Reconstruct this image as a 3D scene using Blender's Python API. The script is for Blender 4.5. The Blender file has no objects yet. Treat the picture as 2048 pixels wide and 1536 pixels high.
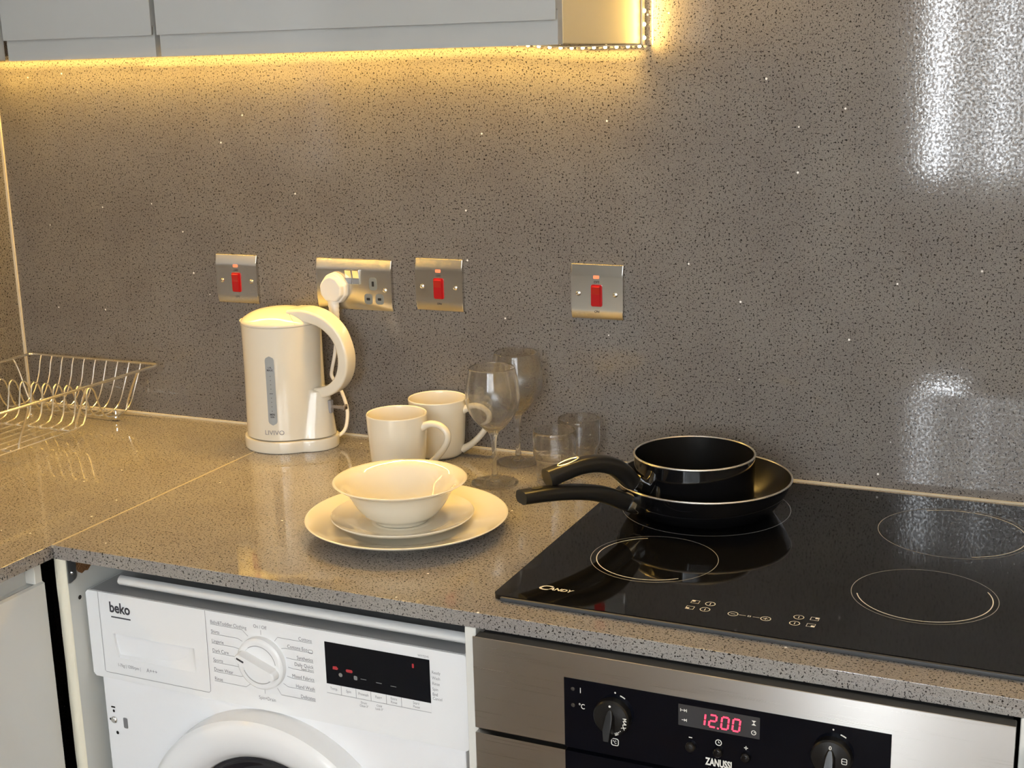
import bpy, bmesh, math, random
from math import sin, cos, pi, radians as RAD
from mathutils import Vector, Matrix

random.seed(7)
S = bpy.context.scene
COL = S.collection
ZW = 0.90            # worktop height

# ------------------------------------------------------------------ helpers
def link(o):
    COL.objects.link(o)
    return o

def tag(o, label=None, cat=None, group=None, kind=None):
    if label: o['label'] = label
    if cat: o['category'] = cat
    if group: o['group'] = group
    if kind: o['kind'] = kind
    return o

def thing(name, label, cat, loc=(0, 0, 0), rz=0.0, group=None):
    o = bpy.data.objects.new(name, None)
    o.empty_display_size = 0.05
    link(o)
    o.location = loc
    o.rotation_euler = (0, 0, rz)
    return tag(o, label, cat, group)

def obj(name, bm, m, parent=None, smooth=True, angle=35, label=None):
    me = bpy.data.meshes.new(name)
    bmesh.ops.recalc_face_normals(bm, faces=bm.faces[:])
    bm.to_mesh(me)
    bm.free()
    for p in me.polygons:
        p.use_smooth = smooth
    if smooth and angle:
        try:
            me.set_sharp_from_angle(angle=RAD(angle))
        except Exception:
            pass
    ms = m if isinstance(m, (list, tuple)) else [m]
    for x in ms:
        me.materials.append(x)
    o = bpy.data.objects.new(name, me)
    link(o)
    if smooth and angle and me.polygons:
        ar = [p.area for p in me.polygons]
        if max(ar) > 0.12 * sum(ar):          # large flats keep a flat normal beside their bevels
            w_ = o.modifiers.new('flat_normals', 'WEIGHTED_NORMAL')
            w_.keep_sharp = True
            w_.weight = 100
    if parent is not None:
        o.parent = parent
    if label: o['label'] = label
    return o

def copy_tree(o, parent=None):
    c = o.copy()
    link(c)
    c.parent = parent
    for ch in list(o.children):
        copy_tree(ch, c)
    return c

def bevel(bm, geom, w, seg=2):
    if w > 0:
        bmesh.ops.bevel(bm, geom=geom, offset=w, segments=seg, affect='EDGES', profile=0.5, clamp_overlap=True)

def box(bm, x0, x1, y0, y1, z0, z1, bev=0.0, seg=2):
    t = bmesh.new()
    bmesh.ops.create_cube(t, size=1.0)
    for v in t.verts:
        v.co = Vector(((x0 + x1) / 2 + v.co.x * (x1 - x0), (y0 + y1) / 2 + v.co.y * (y1 - y0), (z0 + z1) / 2 + v.co.z * (z1 - z0)))
    bevel(t, t.edges[:], bev, seg)
    merge(bm, t)
    return bm

def merge(bm, t, mat=None):
    me = bpy.data.meshes.new('tmp')
    t.to_mesh(me)
    t.free()
    if mat is not None:
        me.transform(mat)
    bm.from_mesh(me)
    bpy.data.meshes.remove(me)

def refine(prof, corner=38, sub=4, guard=0.0006):
    """Round gentle bends of a profile with a chord-length spline; keep corners crisp with guard points."""
    P = [Vector((r, z)) for r, z in prof]
    n = len(P)
    def ang(i):
        a, b = P[i] - P[i - 1], P[i + 1] - P[i]
        if a.length < 1e-9 or b.length < 1e-9: return 180
        return math.degrees(a.angle(b))
    cuts = [0] + [i for i in range(1, n - 1) if ang(i) > corner] + [n - 1]
    out = []
    for a, b in zip(cuts, cuts[1:]):
        Q = P[a:b + 1]
        m = len(Q)
        if m == 2:
            L = (Q[1] - Q[0]).length
            pts = [Q[0]]
            if L > 3 * guard:
                pts += [Q[0].lerp(Q[1], guard / L), Q[0].lerp(Q[1], 1 - guard / L)]
        else:
            d = [max(1e-9, (Q[i + 1] - Q[i]).length) for i in range(m - 1)]
            T = []
            for i in range(m):
                if i == 0: T.append((Q[1] - Q[0]) / d[0])
                elif i == m - 1: T.append((Q[-1] - Q[-2]) / d[-1])
                else:
                    T.append(((Q[i + 1] - Q[i]) / d[i] * d[i - 1] + (Q[i] - Q[i - 1]) / d[i - 1] * d[i]) / (d[i] + d[i - 1]))
            pts = []
            for i in range(m - 1):
                for k in range(sub):
                    u = k / sub
                    h00, h10 = 2 * u ** 3 - 3 * u * u + 1, u ** 3 - 2 * u * u + u
                    h01, h11 = -2 * u ** 3 + 3 * u * u, u ** 3 - u * u
                    pts.append(Q[i] * h00 + T[i] * d[i] * h10 + Q[i + 1] * h01 + T[i + 1] * d[i] * h11)
        out += pts
    out.append(P[-1])
    res = []
    for p in out:
        r = max(0.0, p.x)
        if res and (Vector((r, p.y)) - Vector(res[-1])).length < 1e-7: continue
        res.append((r, p.y))
    # only the end points may sit on the axis
    return [res[0]] + [(max(r, 2e-5), z) for r, z in res[1:-1]] + [res[-1]]

def lathe(bm, prof, n=64, c=(0, 0, 0), M=None, fine=True):
    """prof: (r, z) points; r == 0 closes at the axis."""
    if fine:
        prof = refine(prof)
    t = bmesh.new()
    rings = []
    for r, z in prof:
        if r <= 1e-7:
            rings.append([t.verts.new((0, 0, z))])
        else:
            rings.append([t.verts.new((r * cos(2 * pi * i / n), r * sin(2 * pi * i / n), z)) for i in range(n)])
    for a, b in zip(rings, rings[1:]):
        for i in range(n):
            j = (i + 1) % n
            if len(a) == 1 and len(b) == 1:
                continue
            if len(a) == 1:
                t.faces.new((a[0], b[j], b[i]))
            elif len(b) == 1:
                t.faces.new((a[i], a[j], b[0]))
            else:
                t.faces.new((a[i], a[j], b[j], b[i]))
    for v in t.verts:
        if M is not None:
            v.co = M @ v.co
        v.co += Vector(c)
    merge(bm, t)
    return bm

def catmull(pts, sub=8, closed=False):
    P = [Vector(p) for p in pts]
    n = len(P)
    out = []
    rng = n if closed else n - 1
    for i in range(rng):
        p0 = P[(i - 1) % n] if (closed or i > 0) else P[0] * 2 - P[1]
        p1 = P[i]
        p2 = P[(i + 1) % n]
        p3 = P[(i + 2) % n] if (closed or i + 2 < n) else P[-1] * 2 - P[-2]
        for k in range(sub):
            u = k / sub
            out.append(0.5 * ((2 * p1) + (p2 - p0) * u + (2 * p0 - 5 * p1 + 4 * p2 - p3) * u * u + (3 * p1 - p0 - 3 * p2 + p3) * u ** 3))
    if not closed:
        out.append(P[-1].copy())
    return out

def sweep(bm, path, sect, closed=False, side=None, scales=None, cap=True):
    """Sweep a 2D section (a along side, b along up) on a path. side: fixed side vector or None (parallel transport)."""
    path = [Vector(p) for p in path]
    n = len(path)
    tang = []
    for i in range(n):
        if closed:
            d = path[(i + 1) % n] - path[i - 1]
        else:
            d = path[min(i + 1, n - 1)] - path[max(i - 1, 0)]
        tang.append(d.normalized())
    if side is None:
        s = tang[0].orthogonal().normalized()
    else:
        s = Vector(side).normalized()
    rings = []
    for i in range(n):
        if side is None:
            s = (s - tang[i] * s.dot(tang[i])).normalized()
        up = tang[i].cross(s).normalized()
        k = scales[i] if scales else (1, 1)
        rings.append([bm.verts.new(path[i] + s * a * k[0] + up * b * k[1]) for a, b in sect])
    m = len(sect)
    for i in range(n if closed else n - 1):
        A, B = rings[i], rings[(i + 1) % n]
        for j in range(m):
            bm.faces.new((A[j], A[(j + 1) % m], B[(j + 1) % m], B[j]))
    if cap and not closed:
        bm.faces.new(rings[0][::-1])
        bm.faces.new(rings[-1])
    return bm

def circ(r, n=10, ry=None):
    ry = r if ry is None else ry
    return [(r * cos(2 * pi * i / n), ry * sin(2 * pi * i / n)) for i in range(n)]

def tube(bm, pts, r, n=10, closed=False):
    return sweep(bm, pts, circ(r, n), closed)

def rrect(w, h, r, n=5, cx=0, cy=0):
    out = []
    for sx, sy, a0 in ((1, 1, 0), (-1, 1, pi / 2), (-1, -1, pi), (1, -1, 3 * pi / 2)):
        for i in range(n + 1):
            a = a0 + (pi / 2) * i / n
            out.append((cx + sx * (w / 2 - r) + r * cos(a), cy + sy * (h / 2 - r) + r * sin(a)))
    return out

def prism(bm, poly, f0, f1, bev=0.0, seg=2):
    """poly: 2D points; f0/f1 map (u, v) to the two end faces."""
    t = bmesh.new()
    a = [t.verts.new(f0(u, v)) for u, v in poly]
    b = [t.verts.new(f1(u, v)) for u, v in poly]
    n = len(poly)
    fa = t.faces.new(a[::-1])
    fb = t.faces.new(b)
    for i in range(n):
        t.faces.new((a[i], a[(i + 1) % n], b[(i + 1) % n], b[i]))
    if bev > 0:
        bevel(t, list(fb.edges), bev, seg)
    merge(bm, t)
    return bm

def slabxz(bm, poly, y0, y1, bev=0.0, seg=2):
    return prism(bm, poly, lambda u, v: (u, y0, v), lambda u, v: (u, y1, v), bev, seg)

def slabxy(bm, poly, z0, z1, bev=0.0, seg=2):
    return prism(bm, poly, lambda u, v: (u, v, z0), lambda u, v: (u, v, z1), bev, seg)

def stroke(bm, pts, w, f, closed=False):
    """flat line of width w through 2D points mapped by f(u, v)."""
    P = [Vector(p) for p in pts]
    n = len(P)
    L, R = [], []
    for i in range(n):
        if closed:
            a, b = P[i - 1], P[(i + 1) % n]
        else:
            a, b = P[max(i - 1, 0)], P[min(i + 1, n - 1)]
        d = (b - a).normalized()
        nn = Vector((-d.y, d.x)) * w / 2
        L.append(bm.verts.new(f(P[i].x + nn.x, P[i].y + nn.y)))
        R.append(bm.verts.new(f(P[i].x - nn.x, P[i].y - nn.y)))
    for i in range(n if closed else n - 1):
        j = (i + 1) % n
        bm.faces.new((L[i], L[j], R[j], R[i]))
    return bm

def fill(bm, poly, f):
    bm.faces.new([bm.verts.new(f(u, v)) for u, v in poly])
    return bm

def ring2d(cx, cy, r, a0=0, a1=360, n=40):
    return [(cx + r * cos(RAD(a0 + (a1 - a0) * i / n)), cy + r * sin(RAD(a0 + (a1 - a0) * i / n))) for i in range(n + 1)]

def circle2d(cx, cy, r, n=24):
    return [(cx + r * cos(2 * pi * i / n), cy + r * sin(2 * pi * i / n)) for i in range(n)]

_FONT = {}
def text2d(s, size, align='LEFT', sx=1.0, bold=0.0, shear=0.0):
    """Lettering as 2D triangles: (verts, faces), baseline at v = 0."""
    cu = bpy.data.curves.new('lettering', 'FONT')
    cu.body = s
    cu.size = size
    cu.align_x = align
    cu.offset = bold
    cu.shear = shear
    cu.resolution_u = 3
    o = bpy.data.objects.new('lettering', cu)
    link(o)
    dg = bpy.context.evaluated_depsgraph_get()
    me = bpy.data.meshes.new_from_object(o.evaluated_get(dg))
    v = [(p.co.x * sx, p.co.y) for p in me.vertices]
    fs = [tuple(p.vertices) for p in me.polygons]
    bpy.data.meshes.remove(me)
    bpy.data.objects.remove(o)
    bpy.data.curves.remove(cu)
    return v, fs

def write(bm, s, size, u, v, f, align='LEFT', sx=1.0, bold=0.0, shear=0.0, rot=0.0):
    vs, fs = text2d(s, size, align, sx, bold, shear)
    c, sn = cos(rot), sin(rot)
    nv = [bm.verts.new(f(u + a * c - b * sn, v + a * sn + b * c)) for a, b in vs]
    for fc in fs:
        try:
            bm.faces.new([nv[i] for i in fc])
        except ValueError:
            pass
    return bm

def B():
    return bmesh.new()

# ------------------------------------------------------------------ materials
def mat(name, col, rough=0.4, metal=0.0, spec=0.5, coat=0.0, trans=0.0, ior=1.45, emit=None, estr=0.0, bump=None, var=0.0, coat_rough=0.05):
    m = bpy.data.materials.new(name)
    m.use_nodes = True
    nt = m.node_tree
    p = nt.nodes['Principled BSDF']
    p.inputs['Base Color'].default_value = (*col, 1)
    p.inputs['Roughness'].default_value = rough
    p.inputs['Metallic'].default_value = metal
    p.inputs['Specular IOR Level'].default_value = spec
    p.inputs['Coat Weight'].default_value = coat
    p.inputs['Coat Roughness'].default_value = coat_rough
    p.inputs['Transmission Weight'].default_value = trans
    p.inputs['IOR'].default_value = ior
    if emit:
        p.inputs['Emission Color'].default_value = (*emit, 1)
        p.inputs['Emission Strength'].default_value = estr
    tc = nt.nodes.new('ShaderNodeNewGeometry')
    if var > 0:
        nz = nt.nodes.new('ShaderNodeTexNoise')
        nz.inputs['Scale'].default_value = 9
        nz.inputs['Detail'].default_value = 3
        nt.links.new(tc.outputs['Position'], nz.inputs['Vector'])
        mr = nt.nodes.new('ShaderNodeMapRange')
        mr.inputs['To Min'].default_value = max(0.0, rough - var)
        mr.inputs['To Max'].default_value = rough + var
        nt.links.new(nz.outputs['Fac'], mr.inputs['Value'])
        nt.links.new(mr.outputs['Result'], p.inputs['Roughness'])
    if bump:
        sc, st, dist = bump
        nz = nt.nodes.new('ShaderNodeTexNoise')
        nz.inputs['Scale'].default_value = sc
        nz.inputs['Detail'].default_value = 2
        nt.links.new(tc.outputs['Position'], nz.inputs['Vector'])
        bp = nt.nodes.new('ShaderNodeBump')
        bp.inputs['Strength'].default_value = st
        bp.inputs['Distance'].default_value = dist
        nt.links.new(nz.outputs['Fac'], bp.inputs['Height'])
        nt.links.new(bp.outputs['Normal'], p.inputs['Normal'])
    return m

def quartz(name, rough_lo, rough_hi, bump_s, gain=1.0, grain=False):
    """Polished engineered quartz: grey-brown ground, dark flecks, a few mirror chips."""
    m = bpy.data.materials.new(name)
    m.use_nodes = True
    nt = m.node_tree
    N, Lk = nt.nodes, nt.links
    p = N['Principled BSDF']
    g = N.new('ShaderNodeNewGeometry')
    pos = g.outputs['Position']
    def noise(scale, det=2, rough=0.5):
        n = N.new('ShaderNodeTexNoise')
        n.inputs['Scale'].default_value = scale
        n.inputs['Detail'].default_value = det
        n.inputs['Roughness'].default_value = rough
        Lk.new(pos, n.inputs['Vector'])
        return n.outputs['Fac']
    def ramp(src, stops):
        r = N.new('ShaderNodeValToRGB')
        e = r.color_ramp.elements
        while len(e) < len(stops):
            e.new(0.5)
        for el, (t, c) in zip(e, stops):
            el.position = t
            el.color = (c, c, c, 1) if not isinstance(c, tuple) else (*c, 1)
        Lk.new(src, r.inputs['Fac'])
        return r.outputs['Color']
    def mix(fac, a, b):
        x = N.new('ShaderNodeMix')
        x.data_type = 'RGBA'
        if isinstance(fac, float):
            x.inputs[0].default_value = fac
        else:
            Lk.new(fac, x.inputs[0])
        for s, i in ((a, 6), (b, 7)):
            if isinstance(s, tuple):
                x.inputs[i].default_value = (*s, 1)
            else:
                Lk.new(s, x.inputs[i])
        return x.outputs[2]
    base = ramp(noise(900, 3, 0.6), [(0.30, tuple(v * gain for v in QB0)), (0.70, tuple(v * gain for v in QB1))])
    broad = ramp(noise(9, 3), [(0.3, (0.90, 0.88, 0.88)), (0.7, (1.06, 1.06, 1.04))])
    mul = N.new('ShaderNodeMix'); mul.data_type = 'RGBA'; mul.blend_type = 'MULTIPLY'
    mul.inputs[0].default_value = 1.0
    Lk.new(base, mul.inputs[6]); Lk.new(broad, mul.inputs[7])
    c = mul.outputs[2]
    fl1 = ramp(noise(330, 1.5, 0.5), [(0.352, 1.0), (0.397, 0.0)])
    fl2 = ramp(noise(520, 1.0, 0.5), [(0.325, 1.0), (0.37, 0.0)])
    c = mix(fl1, c, (0.020, 0.017, 0.015))
    c = mix(fl2, c, (0.035, 0.030, 0.028))
    # mirror chips
    vo = N.new('ShaderNodeTexVoronoi')
    vo.inputs['Scale'].default_value = 62
    Lk.new(pos, vo.inputs['Vector'])
    near = ramp(vo.outputs['Distance'], [(0.085, 1.0), (0.12, 0.0)])
    sep = N.new('ShaderNodeSeparateColor')
    Lk.new(vo.outputs['Color'], sep.inputs[0])
    pick = ramp(sep.outputs[0], [(0.962, 0.0), (0.972, 1.0)])
    mm = N.new('ShaderNodeMath'); mm.operation = 'MULTIPLY'
    Lk.new(near, mm.inputs[0]); Lk.new(pick, mm.inputs[1])
    c = mix(mm.outputs[0], c, (0.95, 0.95, 0.92))
    Lk.new(c, p.inputs['Base Color'])
    rr = N.new('ShaderNodeMapRange')
    rr.inputs['From Min'].default_value = 0.35
    rr.inputs['From Max'].default_value = 0.65
    rr.inputs['To Min'].default_value = rough_lo
    rr.inputs['To Max'].default_value = rough_hi
    Lk.new(noise(420, 1), rr.inputs['Value'])
    Lk.new(rr.outputs['Result'], p.inputs['Roughness'])
    bp = N.new('ShaderNodeBump')
    bp.inputs['Strength'].default_value = bump_s
    bp.inputs['Distance'].default_value = 0.001
    Lk.new(noise(300, 2), bp.inputs['Height'])
    Lk.new(bp.outputs['Normal'], p.inputs['Normal'])
    if grain:
        gr = ramp(noise(260, 2, 0.6), [(0.42, 0.10), (0.66, 0.85)])
        Lk.new(gr, p.inputs['Specular IOR Level'])
    else:
        p.inputs['Specular IOR Level'].default_value = 0.55
    return m

def brushed(name, col, rough, scale=(6, 6, 900), metal=1.0):
    m = mat(name, col, rough, metal)
    nt = m.node_tree
    p = nt.nodes['Principled BSDF']
    g = nt.nodes.new('ShaderNodeNewGeometry')
    mp = nt.nodes.new('ShaderNodeMapping')
    mp.inputs['Scale'].default_value = scale
    nz = nt.nodes.new('ShaderNodeTexNoise')
    nz.inputs['Scale'].default_value = 1.0
    nz.inputs['Detail'].default_value = 4
    nt.links.new(g.outputs['Position'], mp.inputs['Vector'])
    nt.links.new(mp.outputs['Vector'], nz.inputs['Vector'])
    mr = nt.nodes.new('ShaderNodeMapRange')
    mr.inputs['To Min'].default_value = rough * 0.75
    mr.inputs['To Max'].default_value = rough * 1.25
    nt.links.new(nz.outputs['Fac'], mr.inputs['Value'])
    nt.links.new(mr.outputs['Result'], p.inputs['Roughness'])
    bp = nt.nodes.new('ShaderNodeBump')
    bp.inputs['Strength'].default_value = 0.08
    bp.inputs['Distance'].default_value = 0.0006
    nt.links.new(nz.outputs['Fac'], bp.inputs['Height'])
    nt.links.new(bp.outputs['Normal'], p.inputs['Normal'])
    return m

def emitter(name, col, st):
    m = mat(name, (0.02, 0.02, 0.02), 0.4, emit=col, estr=st)
    return m

QB0 = (0.140, 0.129, 0.120)
QB1 = (0.265, 0.250, 0.236)
M_wallq = quartz('quartz_polished_wall', 0.04, 0.08, 0.035, 0.95, True)
M_topq = quartz('quartz_polished_top', 0.03, 0.06, 0.008, 1.36)  # same stone, ground lightened to carry glow reflected from the wall
M_cab = mat('grey_gloss_lacquer', (0.405, 0.41, 0.395), 0.16, coat=0.3)
M_side = mat('cream_melamine', (0.85, 0.70, 0.41), 0.35)
M_guard = mat('silvered_guard', (0.90, 0.91, 0.91), 0.30, 0.35)
M_galvshade = mat('grey_steel_in_shade', (0.33, 0.335, 0.34), 0.4)  # steel grey darkened to hold the worktop's shade
M_cablow = mat('pale_grey_gloss_lacquer', (0.62, 0.625, 0.60), 0.18, coat=0.3)
M_carc = mat('white_melamine', (0.72, 0.71, 0.66), 0.35)
M_carcin = mat('white_melamine_inner', (0.60, 0.61, 0.58), 0.4)
M_edge = mat('cream_edging', (0.80, 0.76, 0.62), 0.4, bump=(60, 0.3, 0.002))
M_chip = mat('chipboard', (0.19, 0.09, 0.03), 0.9, bump=(400, 0.9, 0.003))
M_dark = mat('black_plastic', (0.012, 0.012, 0.013), 0.45)
M_rubber = mat('dark_rubber', (0.03, 0.03, 0.03), 0.55)
M_white = mat('white_enamel', (0.83, 0.84, 0.86), 0.28, coat=0.2)
M_whitepl = mat('white_plastic', (0.82, 0.83, 0.84), 0.25, coat=0.3)
M_seam = mat('grey_seam', (0.30, 0.30, 0.31), 0.6)
M_ink = mat('grey_print', (0.22, 0.22, 0.24), 0.6)
M_inkd = mat('dark_print', (0.045, 0.045, 0.055), 0.5)
M_glossblack = mat('gloss_black_panel', (0.003, 0.0035, 0.006), 0.06, spec=0.22)
M_kettle = mat('kettle_white_plastic', (0.74, 0.70, 0.60), 0.16, coat=0.4)
M_win = mat('kettle_grey_window', (0.34, 0.37, 0.39), 0.18)
M_clear = mat('smoky_clear_plastic', (0.55, 0.48, 0.42), 0.15, trans=0.6)
M_ceram = mat('glazed_ceramic', (0.76, 0.715, 0.60), 0.07, coat=0.5, coat_rough=0.02)
def glass_mat():
    """Thin clear glass: mostly straight-through with a Fresnel sheen, partly refracting."""
    m = bpy.data.materials.new('drinking_glass')
    m.use_nodes = True
    nt = m.node_tree
    N, Lk = nt.nodes, nt.links
    N.remove(N['Principled BSDF'])
    tr = N.new('ShaderNodeBsdfTransparent'); tr.inputs['Color'].default_value = (0.985, 0.99, 0.985, 1)
    gl = N.new('ShaderNodeBsdfGlossy'); gl.inputs['Roughness'].default_value = 0.0
    fr = N.new('ShaderNodeFresnel')
    ge = N.new('ShaderNodeNewGeometry')
    io = N.new('ShaderNodeMapRange')          # same sheen from both faces of the thin wall
    io.inputs['To Min'].default_value = 1.45
    io.inputs['To Max'].default_value = 1 / 1.45
    Lk.new(ge.outputs['Backfacing'], io.inputs['Value'])
    Lk.new(io.outputs['Result'], fr.inputs['IOR'])
    a = N.new('ShaderNodeMixShader')
    Lk.new(fr.outputs[0], a.inputs[0]); Lk.new(tr.outputs[0], a.inputs[1]); Lk.new(gl.outputs[0], a.inputs[2])
    g = N.new('ShaderNodeBsdfGlass'); g.inputs['IOR'].default_value = 1.42; g.inputs['Roughness'].default_value = 0.0
    b = N.new('ShaderNodeMixShader'); b.inputs[0].default_value = 0.78
    Lk.new(a.outputs[0], b.inputs[1]); Lk.new(g.outputs[0], b.inputs[2])
    Lk.new(b.outputs[0], N['Material Output'].inputs[0])
    return m
M_glass = glass_mat()
M_hob = mat('black_ceramic_glass', (0.0045, 0.0045, 0.005), 0.045, spec=0.55)
M_hobedge = mat('bevelled_glass_edge', (0.05, 0.053, 0.057), 0.5, spec=0.3)
M_print = mat('white_print', (0.72, 0.70, 0.64), 0.5)
M_printdim = mat('grey_ring_print', (0.30, 0.30, 0.29), 0.5)
M_steel = brushed('brushed_steel_fascia', (0.62, 0.605, 0.575), 0.30, (5, 5, 1800))
def aniso(m, a, rot):
    nt = m.node_tree
    p = nt.nodes['Principled BSDF']
    t = nt.nodes.new('ShaderNodeTangent')
    t.direction_type = 'RADIAL'
    t.axis = 'Z'
    nt.links.new(t.outputs[0], p.inputs['Tangent'])
    p.inputs['Anisotropic'].default_value = a
    p.inputs['Anisotropic Rotation'].default_value = rot
aniso(M_steel, 0.85, 0.25)
M_plate = brushed('brushed_steel_plate', (0.60, 0.585, 0.55), 0.24, (4, 4, 2600))
M_plate.node_tree.nodes['Bump'].inputs['Strength'].default_value = 0.015
M_steel.node_tree.nodes['Bump'].inputs['Strength'].default_value = 0.03
M_chrome = mat('polished_chrome', (0.82, 0.83, 0.83), 0.10, 1.0)
M_wire = mat('plated_wire', (0.88, 0.86, 0.80), 0.27, 1.0)
M_zinc = mat('zinc_bracket', (0.45, 0.47, 0.48), 0.35, 1.0)
M_alum = mat('bare_aluminium_rim', (0.86, 0.83, 0.78), 0.28, 1.0)
M_panout = mat('black_enamel', (0.004, 0.004, 0.0045), 0.07, spec=0.45)
M_panin = mat('black_nonstick', (0.007, 0.0065, 0.006), 0.30, spec=0.5)
M_bake = mat('black_bakelite', (0.008, 0.0075, 0.007), 0.30, spec=0.45)
M_redrock = mat('red_switch_rocker', (0.42, 0.010, 0.012), 0.22, coat=0.3)
M_neon = emitter('neon_lamp', (1.0, 0.20, 0.08), 1.6)
M_redled = emitter('red_display', (1.0, 0.035, 0.08), 3.2)
M_redicon = emitter('dim_red_icon', (1.0, 0.03, 0.05), 0.35)
M_dispback = mat('display_window', (0.045, 0.045, 0.048), 0.12)
M_sockgrey = mat('grey_socket_insert', (0.20, 0.215, 0.21), 0.45)
M_hole = mat('socket_slot', (0.006, 0.006, 0.006), 0.6)
M_plug = mat('white_plug', (0.80, 0.775, 0.72), 0.32)
M_led = emitter('led_chip', (1.0, 0.66, 0.22), 26.0)
M_tape = mat('led_tape', (0.75, 0.70, 0.55), 0.4)
M_seal = mat('sealant', (0.66, 0.60, 0.48), 0.5)
M_seal2 = mat('joint_filler', (0.40, 0.35, 0.26), 0.35)
M_plaster = mat('painted_plaster', (0.74, 0.73, 0.70), 0.7, bump=(80, 0.1, 0.001))
M_ceil = mat('ceiling_paint', (0.82, 0.82, 0.80), 0.8)
M_frame = mat('window_frame_white', (0.80, 0.80, 0.80), 0.35)

def floor_mat():
    m = mat('oak_planks', (0.3, 0.2, 0.12), 0.35)
    nt = m.node_tree
    N, Lk = nt.nodes, nt.links
    p = N['Principled BSDF']
    g = N.new('ShaderNodeNewGeometry')
    br = N.new('ShaderNodeTexBrick')
    br.inputs['Scale'].default_value = 1.0
    br.inputs['Brick Width'].default_value = 1.2
    br.inputs['Row Height'].default_value = 0.14
    br.inputs['Mortar Size'].default_value = 0.003
    br.inputs['Color1'].default_value = (0.22, 0.145, 0.085, 1)
    br.inputs['Color2'].default_value = (0.17, 0.11, 0.06, 1)
    br.inputs['Mortar'].default_value = (0.05, 0.03, 0.02, 1)
    Lk.new(g.outputs['Position'], br.inputs['Vector'])
    mp = N.new('ShaderNodeMapping')
    mp.inputs['Scale'].default_value = (1.5, 22, 1)
    Lk.new(g.outputs['Position'], mp.inputs['Vector'])
    nz = N.new('ShaderNodeTexNoise')
    nz.inputs['Scale'].default_value = 2.0
    nz.inputs['Detail'].default_value = 5
    nz.inputs['Distortion'].default_value = 1.2
    Lk.new(mp.outputs['Vector'], nz.inputs['Vector'])
    mx = N.new('ShaderNodeMix'); mx.data_type = 'RGBA'; mx.blend_type = 'MULTIPLY'
    mx.inputs[0].default_value = 0.7
    Lk.new(br.outputs['Color'], mx.inputs[6])
    rp = N.new('ShaderNodeValToRGB')
    rp.color_ramp.elements[0].position = 0.35
    rp.color_ramp.elements[0].color = (0.45, 0.4, 0.36, 1)
    rp.color_ramp.elements[1].position = 0.6
    rp.color_ramp.elements[1].color = (1, 1, 1, 1)
    Lk.new(nz.outputs['Fac'], rp.inputs['Fac'])
    Lk.new(rp.outputs['Color'], mx.inputs[7])
    Lk.new(mx.outputs[2], p.inputs['Base Color'])
    return m
M_floor = floor_mat()

def sheer_mat():
    m = bpy.data.materials.new('sheer_curtain')
    m.use_nodes = True
    nt = m.node_tree
    N, Lk = nt.nodes, nt.links
    N.remove(N['Principled BSDF'])
    tr = N.new('ShaderNodeBsdfTransparent')
    tl = N.new('ShaderNodeBsdfTranslucent')
    tl.inputs['Color'].default_value = (0.42, 0.42, 0.41, 1)
    df = N.new('ShaderNodeBsdfDiffuse')
    df.inputs['Color'].default_value = (0.8, 0.8, 0.78, 1)
    a = N.new('ShaderNodeMixShader'); a.inputs[0].default_value = 0.5
    Lk.new(tl.outputs[0], a.inputs[1]); Lk.new(df.outputs[0], a.inputs[2])
    b = N.new('ShaderNodeMixShader'); b.inputs[0].default_value = 0.86
    Lk.new(tr.outputs[0], b.inputs[1]); Lk.new(a.outputs[0], b.inputs[2])
    Lk.new(b.outputs[0], N['Material Output'].inputs[0])
    return m
M_sheer = sheer_mat()

# ------------------------------------------------------------------ room
XL, XR, YR, ZC = -0.63, 3.2, -3.2, 2.45
def structure(name, bm, m, label):
    return tag(obj(name, bm, m, smooth=False), label, None, None, 'structure')

structure('wall_back', box(B(), XL - 0.1, XR + 0.1, 0.0, 0.1, 0, ZC), M_wallq, 'polished grey speckled quartz wall behind the worktop')
structure('wall_left', box(B(), XL - 0.1, XL, YR - 0.1, 0.0, 0, ZC), M_wallq, 'speckled quartz wall at the left corner')
structure('wall_right', box(B(), XR, XR + 0.1, YR - 0.1, 0.0, 0, ZC), M_plaster, 'plain plaster wall on the right')
structure('floor', box(B(), XL - 0.1, XR + 0.1, YR - 0.1, 0.1, -0.1, 0), M_floor, 'oak plank floor')
structure('ceiling', box(B(), XL - 0.1, XR + 0.1, YR - 0.1, 0.1, ZC, ZC + 0.1), M_ceil, 'white ceiling')
WX0, WX1, WZ0, WZ1 = 0.56, 2.35, 1.03, 2.25      # window opening in the rear wall
LX0, LX1, LZ0, LZ1 = 0.655, 0.800, 0.02, 0.30       # low opening made up for the bright patch mirrored in the wall
bm = B()
box(bm, XL, WX0, YR - 0.1, YR, 0, ZC)
box(bm, WX1, XR, YR - 0.1, YR, 0, ZC)
box(bm, WX0, LX0, YR - 0.1, YR, 0, WZ0)
box(bm, LX1, WX1, YR - 0.1, YR, 0, WZ0)
box(bm, LX0, LX1, YR - 0.1, YR, LZ1, WZ0)
box(bm, LX0, LX1, YR - 0.1, YR, 0, LZ0)
box(bm, WX0, WX1, YR - 0.1, YR, WZ1, ZC)
structure('wall_rear', bm, M_plaster, 'plaster wall with the window behind the photographer')
bm = B()
for x in (WX0, (WX0 + WX1) / 2 - 0.03, WX1 - 0.05):
    box(bm, x, x + 0.05, YR - 0.08, YR - 0.03, WZ0, WZ1)
box(bm, WX0, WX1, YR - 0.08, YR - 0.03, WZ0, WZ0 + 0.05)
box(bm, WX0, WX1, YR - 0.08, YR - 0.03, WZ1 - 0.05, WZ1)
structure('window_1', bm, M_frame, 'white window frame in the rear wall')
structure('trim_1', box(B(), XL, XL + 0.0045, -0.0035, 0, ZW, ZC), M_seal, 'cream sealant line up the wall corner')
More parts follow.
